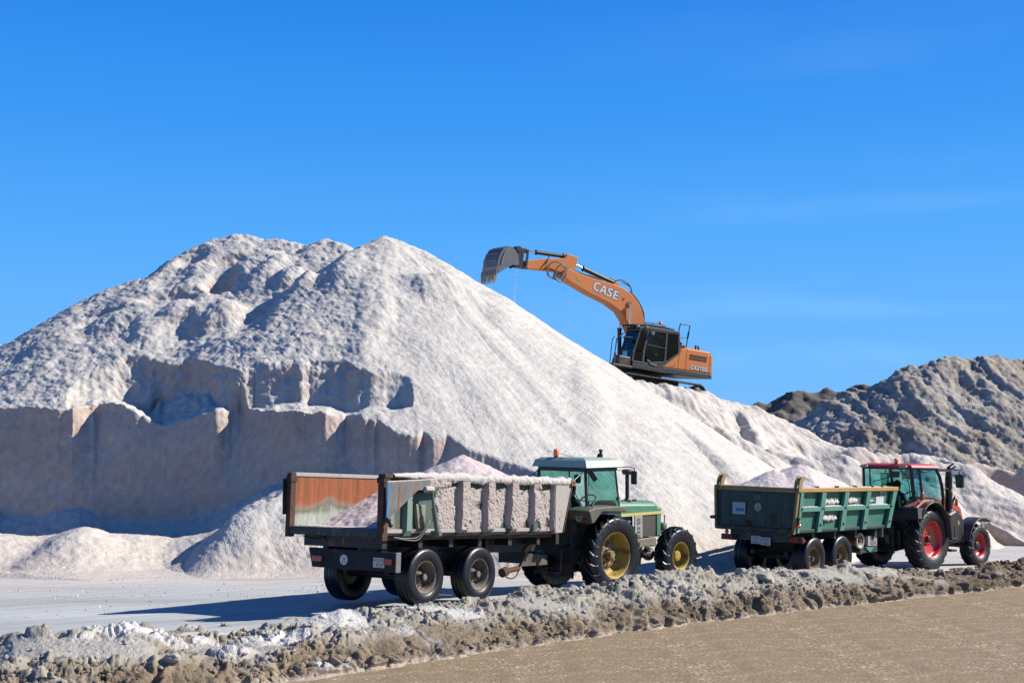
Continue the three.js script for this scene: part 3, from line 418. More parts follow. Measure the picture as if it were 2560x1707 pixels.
  latheZ(prof, c = [0, 0, 0], n = 36) { const g = new THREE.LatheGeometry(prof.map((q) => new THREE.Vector2(Math.max(1e-4, q[0]), q[1])), n); g.rotateX(Math.PI / 2); g.translate(...c); return this.add(g); }
  latheY(prof, c = [0, 0, 0], n = 24) { const g = new THREE.LatheGeometry(prof.map((q) => new THREE.Vector2(Math.max(1e-4, q[0]), q[1])), n); g.translate(...c); return this.add(g); }
  quad(a, b, c, d) { const g = new THREE.BufferGeometry(); g.setAttribute('position', new THREE.Float32BufferAttribute([...a, ...b, ...c, ...a, ...c, ...d], 3)); g.computeVertexNormals(); return this.add(g); }
  slab(a, b, c, d, t) { // four-cornered plate of thickness t (a..d ccw seen from the front)
    const n = v3(...b).sub(v3(...a)).cross(v3(...d).sub(v3(...a))).normalize().multiplyScalar(-t); const o = [a, b, c, d].map((q) => [q[0] + n.x, q[1] + n.y, q[2] + n.z]); return this.hex([...o, a, b, c, d]); }
  build(name, mat, parent) { const g = boxUV(mergeGeometries(this.g)); return mesh(name, g, mat, parent); }
}
function frame(name, x, d, H, p, r, y) {       // a thing's Group: x forward, y up, z to its right
  H *= Math.PI / 180; p *= Math.PI / 180; r *= Math.PI / 180;
  const M = (lx, ly, lz) => { const yy = ly * Math.cos(r) - lz * Math.sin(r), z = lz * Math.cos(r) + ly * Math.sin(r), x2 = lx * Math.cos(p) + yy * Math.sin(p), y2 = yy * Math.cos(p) - lx * Math.sin(p); return v3(x2 * Math.sin(H) + z * Math.cos(H), y2, -(x2 * Math.cos(H) - z * Math.sin(H))); };
  const g = grp(name); const m = new THREE.Matrix4().makeBasis(M(1, 0, 0), M(0, 1, 0), M(0, 0, 1));
  g.quaternion.setFromRotationMatrix(m); g.position.set(x, y, -d); g.updateMatrixWorld(); return g;
}
// painted metal with dirt, fading and rust where it would really be
let paintSeed = 1;
function paint(r, g, b, { rust = 0.15, dirt = 0.3, rough = 0.55, dirtCol = [0.42, 0.37, 0.32], rustCol = [0.20, 0.075, 0.03], fade = 0.25, metal = 0, scale = 0.7, streak = 3, n = 256 } = {}) {
  const z = paintSeed++ * 3.7, enc = (x) => 255 * (x <= 0.0031308 ? 12.92 * x : 1.055 * Math.pow(x, 1 / 2.4) - 0.055);
  const t = noiseTex(n, (u, v) => {
    const a = tile(u, v, 5, z, 4), s = fbm(u * 26, v * 26 / streak, z + 9, 2) * (1 - Math.abs(u - 0.5) * 1.6), f = tile(u, v, 22, z + 4, 3);
    const kd = clamp(dirt * (0.35 + 0.8 * a + 0.35 * s)), kr = sstep(0.62 - rust * 0.9, 0.95 - rust * 0.7, 0.45 + 0.55 * a + 0.45 * f), kf = 1 + fade * (0.4 * f + 0.3 * s);
    const c = [r, g, b].map((q, k) => lerp(lerp(q * kf, dirtCol[k], kd), rustCol[k] * (1 + 0.5 * f), kr * (rust > 0 ? 1 : 0)));
    return c.map((q) => clamp(enc(clamp(q * 0.68)), 0, 255));
  }, true);
  return new THREE.MeshStandardMaterial({ map: rep(t, scale), roughness: rough, metalness: metal, side: THREE.DoubleSide });
}
const enc = (x) => Math.round(255 * (x <= 0.0031308 ? 12.92 * x : 1.055 * Math.pow(x, 1 / 2.4) - 0.055));
const M = {
  rubber: new THREE.MeshStandardMaterial({ color: lin(0.0045, 0.0052, 0.008), roughness: 0.36, bumpMap: rep(grainBump, 3), bumpScale: 0.002, side: THREE.DoubleSide }),
  rubberDusty: new THREE.MeshStandardMaterial({ color: lin(0.008, 0.009, 0.0115), roughness: 0.5, bumpMap: rep(grainBump, 3), bumpScale: 0.003, side: THREE.DoubleSide }),
  black: std(0.014, 0.015, 0.017, 0.6), blackGloss: std(0.012, 0.013, 0.015, 0.3),
  steel: std(0.42, 0.42, 0.43, 0.35, 0.9), chrome: std(0.6, 0.6, 0.6, 0.15, 1),
  hose: std(0.02, 0.02, 0.022, 0.5), greyHose: std(0.10, 0.10, 0.10, 0.55),
  redLamp: new THREE.MeshPhysicalMaterial({ color: lin(0.30, 0.012, 0.01), roughness: 0.2, clearcoat: 1, side: THREE.DoubleSide }),
  amber: new THREE.MeshPhysicalMaterial({ color: lin(0.75, 0.16, 0.015), roughness: 0.15, clearcoat: 1, side: THREE.DoubleSide }),
  plate: null,
  saltLump: new THREE.MeshStandardMaterial({ color: lin(0.43, 0.39, 0.365), roughness: 0.93, bumpMap: rep(grainBump, 4), bumpScale: 0.01, side: THREE.DoubleSide }),
};
function glass(r, g, b, rough = 0.03) { return new THREE.MeshPhysicalMaterial({ color: lin(r, g, b), roughness: rough, transmission: 1, thickness: 0, ior: 1.45, side: THREE.DoubleSide }); }
function printed(w, h, draw, px = 256) { const t = tex(px, Math.round(px * h / w), draw); t.wrapS = t.wrapT = THREE.ClampToEdgeWrapping; return new THREE.MeshStandardMaterial({ map: t, roughness: 0.5, side: THREE.DoubleSide }); }
function panel(name, w, h, mat, parent, pos, normal, disc = false) { // flat print facing `normal`
  const g = disc ? new THREE.CircleGeometry(w / 2, 28) : new THREE.PlaneGeometry(w, h); const m = mesh(name, g, mat, parent); m.position.set(...pos);
  const N = v3(...normal).normalize(), up = Math.abs(N.y) > 0.9 ? v3(1, 0, 0) : v3(0, 1, 0), X = up.clone().cross(N).normalize(), Y = N.clone().cross(X); m.quaternion.setFromRotationMatrix(new THREE.Matrix4().makeBasis(X, Y, N)); return m;
}
function speedDisc(n, grime = 0.25) { return printed(1, 1, (c, w, h) => { c.fillStyle = `rgb(${225 - grime * 120},${222 - grime * 125},${214 - grime * 130})`; c.fillRect(0, 0, w, h); c.strokeStyle = '#1a1a1a'; c.lineWidth = w * 0.035; c.beginPath(); c.arc(w / 2, h / 2, w * 0.455, 0, 7); c.stroke(); c.fillStyle = '#161616'; c.font = `bold ${w * 0.6}px sans-serif`; c.textAlign = 'center'; c.textBaseline = 'middle'; c.save(); c.translate(w / 2, h / 2); c.scale(0.8, 1.15); c.fillText(n, 0, h * 0.02); c.restore(); }); }
// lumpy salt caked on something: an uneven pad over a rectangle, pushed out along one axis
function saltPad(parent, fn, nu, nv, name = 'salt_crust', mat = M.saltLump) { const g = gridGeo(nu, nv, fn); return mesh(name, g, mat, parent); }

// ------------------------------------------------------------------ wheels
function tyreMB(R, r, w, lug) {
  const m = new MB(), h = lug ? lug.h : 0.006, R0 = R - h;
  const prof = [[r - 0.01, w * 0.30], [r, w * 0.40], [r + (R - r) * 0.12, w * 0.45], [r + (R - r) * 0.4, w * 0.5], [r + (R - r) * 0.7, w * 0.485], [R0 - 0.035, w * 0.455], [R0 - 0.008, w * 0.40], [R0, w * 0.25], [R0 + 0.004, 0]];
  const full = [...prof, ...prof.slice(0, -1).reverse().map((q) => [q[0], -q[1]])];
  if (!lug) { // road tyre: a few grooves round the tread
    const p2 = []; for (const q of prof.slice(0, -2)) p2.push(q); for (const z of [0.30, 0.13]) { p2.push([R0, w * z + 0.012], [R0 - 0.012, w * z + 0.008], [R0 - 0.012, w * z - 0.008], [R0, w * z - 0.012]); } p2.push([R0 + 0.003, 0]);
    m.latheZ([...p2, ...p2.slice(0, -1).reverse().map((q) => [q[0], -q[1]])], [0, 0, 0], 56);
  } else m.latheZ(full, [0, 0, 0], 56);
  if (lug) {
    const a = []; const radAt = (z) => { const q = Math.abs(z) / w; return q < 0.25 ? R0 + 0.004 : q < 0.40 ? lerp(R0, R0 - 0.008, (q - 0.25) / 0.15) : lerp(R0 - 0.008, R0 - 0.05, clamp((q - 0.4) / 0.07)); };
    for (const s of [1, -1]) for (let k = 0; k < lug.n; k++) {
      const th0 = (k + (s > 0 ? 0.5 : 0)) * 2 * Math.PI / lug.n, N = 6, rows = [];
      for (let i = 0; i <= N; i++) {
        const t = i / N, z = s * w * lerp(-0.02, 0.475, Math.min(1, t * 1.12)), th = th0 + lug.sweep * (t + 0.25 * t * (1 - t)), rb = radAt(z) - (t > 0.89 ? (t - 0.89) * 0.75 : 0), rt = rb + h * (t > 0.95 ? 0.55 : 1), hw = lug.w * 0.5 / R * (1 + 0.25 * t);
        const zz = z + s * (t > 0.89 ? (t - 0.89) * 0.14 : 0);
        const P = (rr, da) => [rr * Math.cos(th + da), rr * Math.sin(th + da), zz]; rows.push([P(rb - 0.012, -hw * 1.15), P(rt, -hw * 0.85), P(rt, hw * 0.85), P(rb - 0.012, hw * 1.15)]);
      }
      for (let i = 0; i < N; i++) for (let e = 0; e < 3; e++) { const A = rows[i][e], Bq = rows[i][e + 1], C = rows[i + 1][e + 1], D = rows[i + 1][e]; a.push(...A, ...Bq, ...C, ...A, ...C, ...D); }
      for (const [q, f] of [[rows[0], 1], [rows[N], -1]]) a.push(...q[0], ...q[1], ...q[2], ...q[0], ...q[2], ...q[3]);
    }
    const g = new THREE.BufferGeometry(); g.setAttribute('position', new THREE.Float32BufferAttribute(a, 3)); g.computeVertexNormals(); m.add(g);
  }
  return m;
}
function bolts(m, rad, z, n, r = 0.014, l = 0.03) { for (let k = 0; k < n; k++) { const t = k / n * Math.PI * 2 + 0.2; m.cyl([rad * Math.cos(t), rad * Math.sin(t), z], [rad * Math.cos(t), rad * Math.sin(t), z + l], r, r, 6); } return m; }
// rim: {lip, profile, mat, hub:{...}}
function makeWheel(parent, o) {
  const g = grp('wheel', parent); const { R, r, w } = o;
  tyreMB(R, r, w, o.lug).build('tyre', o.tyreMat || M.rubber, g);
  const rim = new MB(); rim.latheZ([[r - 0.02, -w * 0.38], [r - 0.05, -w * 0.2], ...o.dish, [r - 0.055, w * 0.2], [r - 0.035, w * 0.34], [r - 0.012, w * 0.385], [r + 0.006, w * 0.405], [r + 0.006, w * 0.38]].slice(o.dish ? 2 : 0), [0, 0, 0], 40);
  if (o.rimExtra) o.rimExtra(rim); rim.build('rim', o.rimMat, g);
  if (o.hub) { const h = new MB(); o.hub(h); h.build('hub', o.hubMat || o.rimMat, g); }
  if (o.weight) { const q = new MB(); o.weight(q); q.build('wheel_weight', o.hubMat || o.rimMat, g); }
  return g;
}
const placedWheels = new Set();
function putWheel(src, parent, x, y, z, spin = 0) { let g = src; if (placedWheels.has(src)) { g = src.clone(); parent.add(g); } placedWheels.add(src); g.position.set(x, y, z); g.rotation.order = 'YXZ'; g.rotation.set(0, z < 0 ? Math.PI : 0, spin); return g; }

// ------------------------------------------------------------------ people (seated), one continuous skin each
function person(name, parentFrame, origin, o, label) {
  const N = 64, span = 1.6, mc = new MarchingCubes(N, M.black, false, false, 60000); mc.isolation = 0;
  const J = o.bones, half = span / 2, field = mc.field;
  const cap = (p, a, b, ra, rb) => { const ax = b[0] - a[0], ay = b[1] - a[1], az = b[2] - a[2], L = ax * ax + ay * ay + az * az; const t = clamp(((p[0] - a[0]) * ax + (p[1] - a[1]) * ay + (p[2] - a[2]) * az) / (L || 1)); return Math.hypot(p[0] - a[0] - ax * t, p[1] - a[1] - ay * t, p[2] - a[2] - az * t) - lerp(ra, rb, t); };
  for (let k = 0; k < N; k++) for (let j = 0; j < N; j++) for (let i = 0; i < N; i++) {
    const p = [(i / N * 2 - 1) * half, (j / N * 2 - 1) * half + 0.35, (k / N * 2 - 1) * half]; let d = 9;
    for (const [a, b, ra, rb] of J) { const e = cap(p, a, b, ra, rb), h = clamp(0.5 + 0.5 * (d - e) / 0.045); d = lerp(d, e, h) - 0.045 * h * (1 - h); }
    field[i + j * N + k * N * N] = -d;
  }
  mc.update();
  const n = mc.count, pos = new Float32Array(n * 3), nor = new Float32Array(n * 3), col = new Float32Array(n * 3);
  for (let i = 0; i < n; i++) { const x = mc.positionArray[i * 3] * half, y = mc.positionArray[i * 3 + 1] * half + 0.35, z = mc.positionArray[i * 3 + 2] * half; pos[i * 3] = x; pos[i * 3 + 1] = y; pos[i * 3 + 2] = z; for (let k = 0; k < 3; k++) nor[i * 3 + k] = mc.normalArray[i * 3 + k]; const c = o.color(x, y, z); col.set(c, i * 3); }
  const g = new THREE.BufferGeometry(); g.setAttribute('position', new THREE.BufferAttribute(pos, 3)); g.setAttribute('normal', new THREE.BufferAttribute(nor, 3)); g.setAttribute('color', new THREE.BufferAttribute(col, 3)); g.computeVertexNormals();
  const top = grp(name); tag(top, label, 'person'); top.position.copy(parentFrame.localToWorld(v3(...origin))); top.quaternion.copy(parentFrame.quaternion);
  mesh('body', g, new THREE.MeshStandardMaterial({ vertexColors: true, roughness: 0.85 }), top);
  const hair = new MB(); hair.ball([-0.015, 0.735, 0], 0.112, 14, 1.0); if (o.cap) hair.box(0.05, 0.19, 0.72, 0.735, -0.07, 0.07, 0.006); const hg = hair.build(o.cap ? 'cap' : 'hair', std(...o.hairCol, 0.9), top); hg.scale.set(1, 1, 0.9);
  return top;
}
const seatedBones = [ // hip at origin, facing +x
  [[0, 0.05, 0], [-0.06, 0.45, 0], 0.15, 0.145], [[-0.05, 0.42, -0.16], [-0.05, 0.42, 0.16], 0.085, 0.085], [[-0.05, 0.5, 0], [-0.02, 0.6, 0], 0.055, 0.052], [[0.0, 0.66, 0], [-0.01, 0.74, 0], 0.085, 0.1], [[0.03, 0.63, 0], [0.06, 0.63, 0], 0.05, 0.035], [[0.1, 0.68, 0], [0.105, 0.665, 0], 0.012, 0.014],
  ...[-1, 1].flatMap((s) => [[[0.02, 0.0, 0.1 * s], [0.43, 0.03, 0.14 * s], 0.088, 0.062], [[0.43, 0.03, 0.14 * s], [0.5, -0.36, 0.14 * s], 0.058, 0.042], [[0.5, -0.38, 0.14 * s], [0.62, -0.41, 0.15 * s], 0.04, 0.032], [[-0.05, 0.42, 0.2 * s], [0.06, 0.16, 0.25 * s], 0.055, 0.042], [[0.06, 0.16, 0.25 * s], [0.33, 0.22, 0.16 * s], 0.04, 0.03], [[0.34, 0.22, 0.155 * s], [0.40, 0.235, 0.13 * s], 0.034, 0.026],
    ...[0, 1, 2, 3].map((k) => [[0.40, 0.25 - 0.016 * k, 0.135 * s], [0.45 - 0.006 * k, 0.24 - 0.018 * k, 0.11 * s], 0.009, 0.008]), [[0.36, 0.245, 0.13 * s], [0.405, 0.27, 0.105 * s], 0.011, 0.009]]),
];
// ------------------------------------------------------------------ the near tipping trailer
let trailer1;
{
  const T = frame('farm_trailer', -1.94, 26.153, 35.523, 1.263, 0.687, 0.105); trailer1 = T;
  tag(T, 'old green tipping trailer thickly caked in salt, tailgate raised, with rust orange inner wall', 'trailer');
  const dk = paint(0.012, 0.026, 0.026, { rust: 0.05, dirt: 0.06 }), frameM = paint(0.012, 0.012, 0.013, { rust: 0.08, dirt: 0.05 }), green = paint(0.17, 0.30, 0.24, { rust: 0.08, dirt: 0.3 }), deep = paint(0.03, 0.10, 0.085, { rust: 0.1, dirt: 0.15 }), rustM = paint(0.055, 0.026, 0.016, { rust: 0.35, dirt: 0.06, rough: 0.85, rustCol: [0.11, 0.042, 0.02] });
  const greyM = paint(0.13, 0.135, 0.14, { rust: 0.1, dirt: 0.35 }), saltyM = paint(0.40, 0.375, 0.35, { rust: 0.06, dirt: 0.5, dirtCol: [0.55, 0.5, 0.46], rough: 0.9 });
  // floor, rear sill, posts
  new MB().box(-2.15, 3.42, 1.33, 1.40, -1.12, 1.12).build('floor', saltyM, T);
  new MB().box(-2.20, -2.08, 1.25, 1.395, -1.19, 1.02, 0.012).build('rear_sill', dk, T);
  for (const [z0, z1] of [[-1.19, -1.08], [1.03, 1.17]]) { const p = new MB(); p.box(-2.22, -2.08, 1.2, 2.365, z0, z1, 0.012); p.box(-2.24, -2.06, 2.20, 2.30, z0 - 0.015, z1 + 0.015, 0.01); p.build('rear_post', rustM, T); }
  // left wall: orange rust above, pale paint below on its inside
  const inner = new THREE.MeshStandardMaterial({ roughness: 0.8, side: THREE.DoubleSide, map: tex(1024, 256, (c, w, h) => {
    const im = c.createImageData(w, h); for (let j = 0; j < h; j++) for (let i = 0; i < w; i++) { const u = i / w * 6, v = 1 - j / h; const e = v + 0.1 * fbm(u * 1.4, v * 2, 3, 3) + 0.03 * noise(u * 14, v); const k = sstep(0.30, 0.52, e), dkk = Math.exp(-(((e - 0.36) / 0.07) ** 2)) * 0.7 + 0.5 * sstep(0.86, 0.99, e) * (0.5 + 0.5 * noise(u * 9, 3)); const n = 1 + 0.3 * fbm(u * 9, v * 0.9, 9, 3) + 0.18 * fbm(u * 26, v * 9, 2, 2) - 0.45 * sstep(0.35, 0.7, noise(u * 18, v * 0.7, 5)) * v; const o = [lerp(0.24, 0.20, k) * n, lerp(0.27, 0.055, k) * n, lerp(0.245, 0.015, k) * n].map((q, m) => lerp(q, [0.07, 0.055, 0.03][m], dkk)); const q = (j * w + i) * 4; for (let m = 0; m < 3; m++) im.data[q + m] = enc(clamp(o[m])); im.data[q + 3] = 255; }
    c.putImageData(im, 0, 0); }) });
  const lw = mesh('side_wall', (() => { const g = new THREE.PlaneGeometry(5.7, 0.98); return g; })(), inner, T); lw.position.set(0.72, 1.87, -1.10);
  tag(lw, 'orange rusted inner face of the far wall');
  { const o = new MB(); o.box(-2.1, 3.6, 1.3, 2.34, -1.17, -1.106, 0.006); for (const x of [-1.5, -0.95, 0.1, 0.9, 1.7, 2.5, 3.3]) o.box(x - 0.1, x + 0.1, 1.28, 2.33, -1.27, -1.16, 0.02); o.build('side_wall', deep, T); }
  new MB().box(-2.1, 3.77, 2.30, 2.375, -1.19, -1.08, 0.012).build('top_rail', saltyM, T);
  // front wall leaning forward
  new MB().hex([[3.36, 1.3, 1.12], [3.44, 1.3, 1.12], [3.44, 1.3, -1.12], [3.36, 1.3, -1.12], [3.68, 2.34, 1.12], [3.75, 2.34, 1.12], [3.75, 2.34, -1.12], [3.68, 2.34, -1.12]]).build('front_wall', deep, T);
  // right wall: recessed sheet, ribs, rolled bottom
  const wz = (y) => 1.09 - 0.10 * sstep(1.42, 1.26, y);
  { const o = new MB(); o.prism([[-2.1, 1.30], [3.40, 1.30], [3.72, 2.33], [-2.1, 2.33]], 1.045, 1.085, 0.004); o.build('side_wall', deep, T); }
  const ribX = [[-1.61, -1.41], [-0.04, 0.20], [0.77, 1.01], [1.55, 1.79], [2.34, 2.60]];
  for (const [a, b] of ribX) { const o = new MB(); o.prismY([[a, 1.08], [a + 0.03, 1.185], [b - 0.03, 1.185], [b, 1.08]], 1.36, 2.3, 0.012); o.hex([[a, 1.28, 1.12], [b, 1.28, 1.12], [b, 1.28, 0.98], [a, 1.28, 0.98], [a + 0.02, 1.37, 1.182], [b - 0.02, 1.37, 1.182], [b, 1.37, 1.06], [a, 1.37, 1.06]]); o.build('rib', a < -1 ? green : deep, T); }
  { const o = new MB(); o.prism([[-2.06, 1.33], [-1.80, 1.33], [-1.83, 1.58], [-1.86, 2.0], [-2.06, 2.0]], 1.08, 1.10, 0.004); o.build('wall_plate', green, T); }
  { const o = new MB(); o.prism([[-1.22, 1.36], [-1.05, 1.36], [-1.03, 1.83], [-1.32, 1.85]], 1.085, 1.16, 0.01); o.build('gusset', paint(0.24, 0.27, 0.20, { rust: 0.2, dirt: 0.3 }), T); }
  { const o = new MB(); o.prism([[-2.08, 1.28], [-1.64, 1.28], [-1.64, 1.36], [-2.08, 1.36]], 0.95, 1.1, 0.02); o.prism([[-1.39, 1.28], [3.3, 1.28], [3.33, 1.36], [-1.39, 1.36]], 0.95, 1.1, 0.02); o.build('bottom_roll', frameM, T); }
  { const o = new MB(); o.prism([[3.13, 1.29], [3.40, 1.29], [3.74, 2.31], [3.12, 2.31]], 1.08, 1.20, 0.012); o.build('front_post', saltyM, T); const q = new MB(); q.bar([3.42, 1.30, 1.19], [3.76, 2.34, 1.19], 0.035, 0.05); q.build('edge_strip', rustM, T); }
  { const o = new MB(); o.box(-2.23, -0.95, 2.285, 2.365, 1.08, 1.20, 0.014); o.build('top_rail', rustM, T); const q = new MB(); q.box(-0.95, 3.66, 2.285, 2.36, 1.08, 1.22, 0.014); q.build('top_rail', saltyM, T); const e = new MB(); e.box(3.66, 3.80, 2.26, 2.39, 1.06, 1.25, 0.012); e.build('rail_end', paint(0.30, 0.13, 0.07, { rust: 0.4 }), T); new MB().cyl([3.73, 2.325, 1.25], [3.73, 2.325, 1.256], 0.028).build('bolt_hole', M.black, T); }
  // salt caked over the wall, ribs and rail
  const crustM = new THREE.MeshStandardMaterial({ color: lin(0.33, 0.285, 0.265), roughness: 0.94, bumpMap: rep(grainBump, 2.2), bumpScale: 0.02, side: THREE.DoubleSide });
  { const nu = 330, nv = 84; const g = gridGeo(nu, nv, (i, j) => {
      const x = lerp(-0.74, 3.42, i / (nu - 1)), y = lerp(1.27, 2.285, j / (nv - 1)); let z = wz(y);
      for (const [a, b] of [...ribX.slice(1), [3.1, 3.8]]) z = Math.max(z, lerp(wz(y), b > 3.5 ? 1.185 : 1.205, sstep(a - 0.022, a + 0.012, x) * (1 - sstep(b - 0.012, b + 0.022, x))) - 0.15 * sstep(1.40, 1.25, y));
      const onRib = z > wz(y) + 0.05;
      let t = 0.022 + 0.012 * fbm(x * 5, y * 5, 1, 2) + 0.013 * fbm(x * 22, y * 22, 4, 3, 0.6);
      t -= 0.09 * sstep(-0.62, -0.74, x + 0.06 * noise(y * 5, 3)) + 0.1 * sstep(onRib ? 2.32 : 2.14, onRib ? 2.36 : 2.24, y + 0.07 * noise(x * 3, 2));
      for (const [hx, hy, hr] of [[1.46, 1.36, 0.13], [2.28, 1.4, 0.15], [2.45, 1.45, 0.1], [2.98, 1.5, 0.08]]) t -= 0.09 * sstep(hr, hr * 0.5, Math.hypot(x - hx, (y - hy) * 0.8) + 0.04 * noise(x * 8, y * 8));
      t -= 0.03 * sstep(0.2, 0.75, fbm(x * 2.3, y * 2.6, 11, 3)); t -= 0.045 * sstep(3.08, 3.16, x);
      return [x, y, z + t, x, y]; });
    mesh('salt_crust', g, crustM, T); }
  { const nu = 420, nv = 14; const g = gridGeo(nu, nv, (i, j) => { const x = lerp(-2.0, 3.72, i / (nu - 1)), a = lerp(-0.35, 1.15, j / (nv - 1)) * Math.PI; const k = sstep(-2.0, -1.4, x) * 0.8 + sstep(-1.1, -0.6, x) * 0.6; const R = 0.05 + 0.02 * k * (1 + fbm(x * 7, a, 2, 3)); return [x, 2.335 + (0.035 + 0.028 * k * (1 + 0.8 * fbm(x * 5, a * 0.5, 8, 3))) * Math.sin(a) * 1.2, 1.145 + (0.085 + 0.014 * k * fbm(x * 9, a, 3, 2)) * Math.cos(a), x, a * 0.1]; }); mesh('salt_crust', g, new THREE.MeshStandardMaterial({ color: lin(0.41, 0.385, 0.36), roughness: 0.95, bumpMap: rep(grainBump, 3), bumpScale: 0.012, side: THREE.DoubleSide }), T); }
  // raised tailgate arms, ram, hoses
  const flap = [[-2.27, 1.60], [-2.20, 1.60], [-1.44, 2.09], [-0.63, 2.14], [-0.52, 2.19], [-0.53, 2.295], [-0.62, 2.32], [-2.3, 2.22]];
  { const o = new MB(); o.prism(flap, 1.275, 1.30, 0.004); o.build('tailgate_arm', greyM, T); const b = new MB(); b.prism([[-2.285, 1.62], [-2.24, 1.60], [-2.215, 2.222], [-2.265, 2.218]], 1.30, 1.306, 0.002); tag(b.build('stripe', std(0.03, 0.19, 0.50, 0.6), T), 'bright blue stripe'); const r = new MB(); r.prism([[-1.99, 1.75], [-1.95, 1.75], [-1.9, 2.2], [-1.95, 2.2]], 1.30, 1.305, 0.002); r.build('rust_streak', std(0.30, 0.11, 0.045, 0.9), T);
    const s = new MB(); s.tube([[-2.27, 2.225, 1.288], [-1.5, 2.265, 1.288], [-0.62, 2.325, 1.288]], 0.016, 6); s.build('salt_edge', M.saltLump, T);
    const nu = 70, nv = 14, g = gridGeo(nu, nv, (i, j) => { const t = i / (nu - 1), x = lerp(-1.3, -0.51, t), y = lerp(2.15 + 0.02 * t, 2.28 + 0.04 * t, j / (nv - 1)); return [x, y, 1.297 + 0.022 * sstep(-1.25, -0.8, x) * (0.6 + fbm(x * 11, y * 11, 5, 3)), x, y]; }); mesh('salt_crust', g, crustM, T);
    const l = new MB(); l.prism([[-2.27, 1.60], [-2.20, 1.60], [-1.44, 2.09], [-0.62, 2.32], [-2.3, 2.25]], -1.225, -1.2, 0.004); l.build('tailgate_arm', dk, T); }
  { const o = new MB(); o.cyl([-1.08, 2.08, 1.33], [-0.99, 1.62, 1.33], 0.028); o.cyl([-1.02, 1.78, 1.33], [-0.90, 1.36, 1.33], 0.045); o.ball([-0.89, 1.33, 1.33], 0.075); o.cyl([-0.89, 1.33, 1.2], [-0.89, 1.33, 1.40], 0.05); o.build('hydraulic_ram', paint(0.10, 0.17, 0.15, { rust: 0.1, dirt: 0.3, rough: 0.4 }), T); const q = new MB(); q.box(-1.28, -1.02, 2.08, 2.17, 1.22, 1.36, 0.03); q.build('salt_lump', M.saltLump, T); const s = new MB(); s.box(-1.33, -1.0, 2.05, 2.10, 1.1, 1.34); s.build('ram_bracket', dk, T); }
  { for (const e of [0, 0.05]) { const o = new MB(); o.tube([[-1.02, 1.56 - e * 0.6, 1.30], [-1.12, 1.55 - e * 0.6, 1.32], [-1.25, 1.42 - e, 1.33], [-1.42, 1.27 - e, 1.31], [-1.65, 1.245 - e * 0.6, 1.27], [-1.95, 1.26, 1.2]], 0.013); o.build('hose', M.greyHose, T); } }
  { const o = new MB(); o.ball([-2.17, 1.57, 1.24], 0.06, 9); o.bar([-2.2, 1.66, 1.24], [-2.14, 1.48, 1.27], 0.05); o.ball([-2.14, 1.48, 1.28], 0.045, 8); o.build('latch', M.black, T); }
  // chassis
  { const o = new MB(); for (const z of [-0.42, 0.42]) o.box(-1.95, 4.0, 0.93, 1.20, z - 0.06, z + 0.06); for (const x of [-1.9, -0.9, 0, 0.9, 1.9, 2.9, 3.6]) o.box(x - 0.06, x + 0.06, 1.05, 1.32, -0.95, 0.95); o.box(-1.9, 3.35, 1.20, 1.33, 0.86, 0.96); o.box(-1.9, 3.35, 1.20, 1.33, -0.96, -0.86); o.box(-1.5, 1.5, 0.62, 0.95, -0.52, 0.52); o.build('chassis', frameM, T); }
  { const o = new MB(); o.box(1.55, 3.34, 0.90, 1.20, 0.52, 0.60); o.build('side_board', frameM, T); const o2 = new MB(); o2.box(-1.95, -1.55, 1.06, 1.2, -0.45, 0.7); o2.build('cross_member', rustM, T); const b = new MB(); b.bar([2.88, 0.90, 0.63], [3.33, 1.17, 0.63], 0.10, 0.03); b.build('brace', paint(0.22, 0.10, 0.06, { rust: 0.4 }), T); const c = new MB(); c.cyl([3.36, 1.07, 0.55], [4.15, 1.06, 0.5], 0.018); c.ball([4.15, 1.06, 0.5], 0.04); c.build('lever', rustM, T); }
  { const o = new MB(); o.hex([[3.4, 0.62, 0.42], [4.75, 0.56, 0.10], [4.75, 0.56, -0.10], [3.4, 0.62, -0.42], [3.4, 1.0, 0.42], [4.75, 0.72, 0.10], [4.75, 0.72, -0.10], [3.4, 1.0, -0.42]]); o.cyl([4.7, 0.64, 0], [4.95, 0.62, 0], 0.05); o.build('drawbar', frameM, T); const p = new MB(); p.hex([[2.75, 0.60, 0.62], [3.9, 0.60, 0.50], [3.9, 0.60, 0.44], [2.75, 0.60, 0.56], [2.95, 0.86, 0.62], [3.9, 0.80, 0.50], [3.9, 0.80, 0.44], [2.95, 0.86, 0.56]]); p.build('guard', paint(0.07, 0.065, 0.05, { dirt: 0.4 }), T); const j = new MB(); j.cyl([2.22, 0.50, 0.55], [2.78, 0.56, 0.55], 0.055); j.cyl([2.2, 0.48, 0.55], [2.34, 0.515, 0.55], 0.095); j.tube([[2.3, 0.4, 0.58], [2.5, 0.36, 0.58], [2.7, 0.42, 0.56], [2.8, 0.55, 0.55]], 0.015); j.build('jack', rustM, T); }
  { const o = new MB(); for (const x of [-0.81, 0.81]) { o.cyl([x, 0.526, -1.0], [x, 0.526, 1.0], 0.07); o.box(x - 0.5, x + 0.5, 0.56, 0.66, -0.56, -0.46); o.box(x - 0.5, x + 0.5, 0.56, 0.66, 0.46, 0.56); } o.build('axle', frameM, T); }
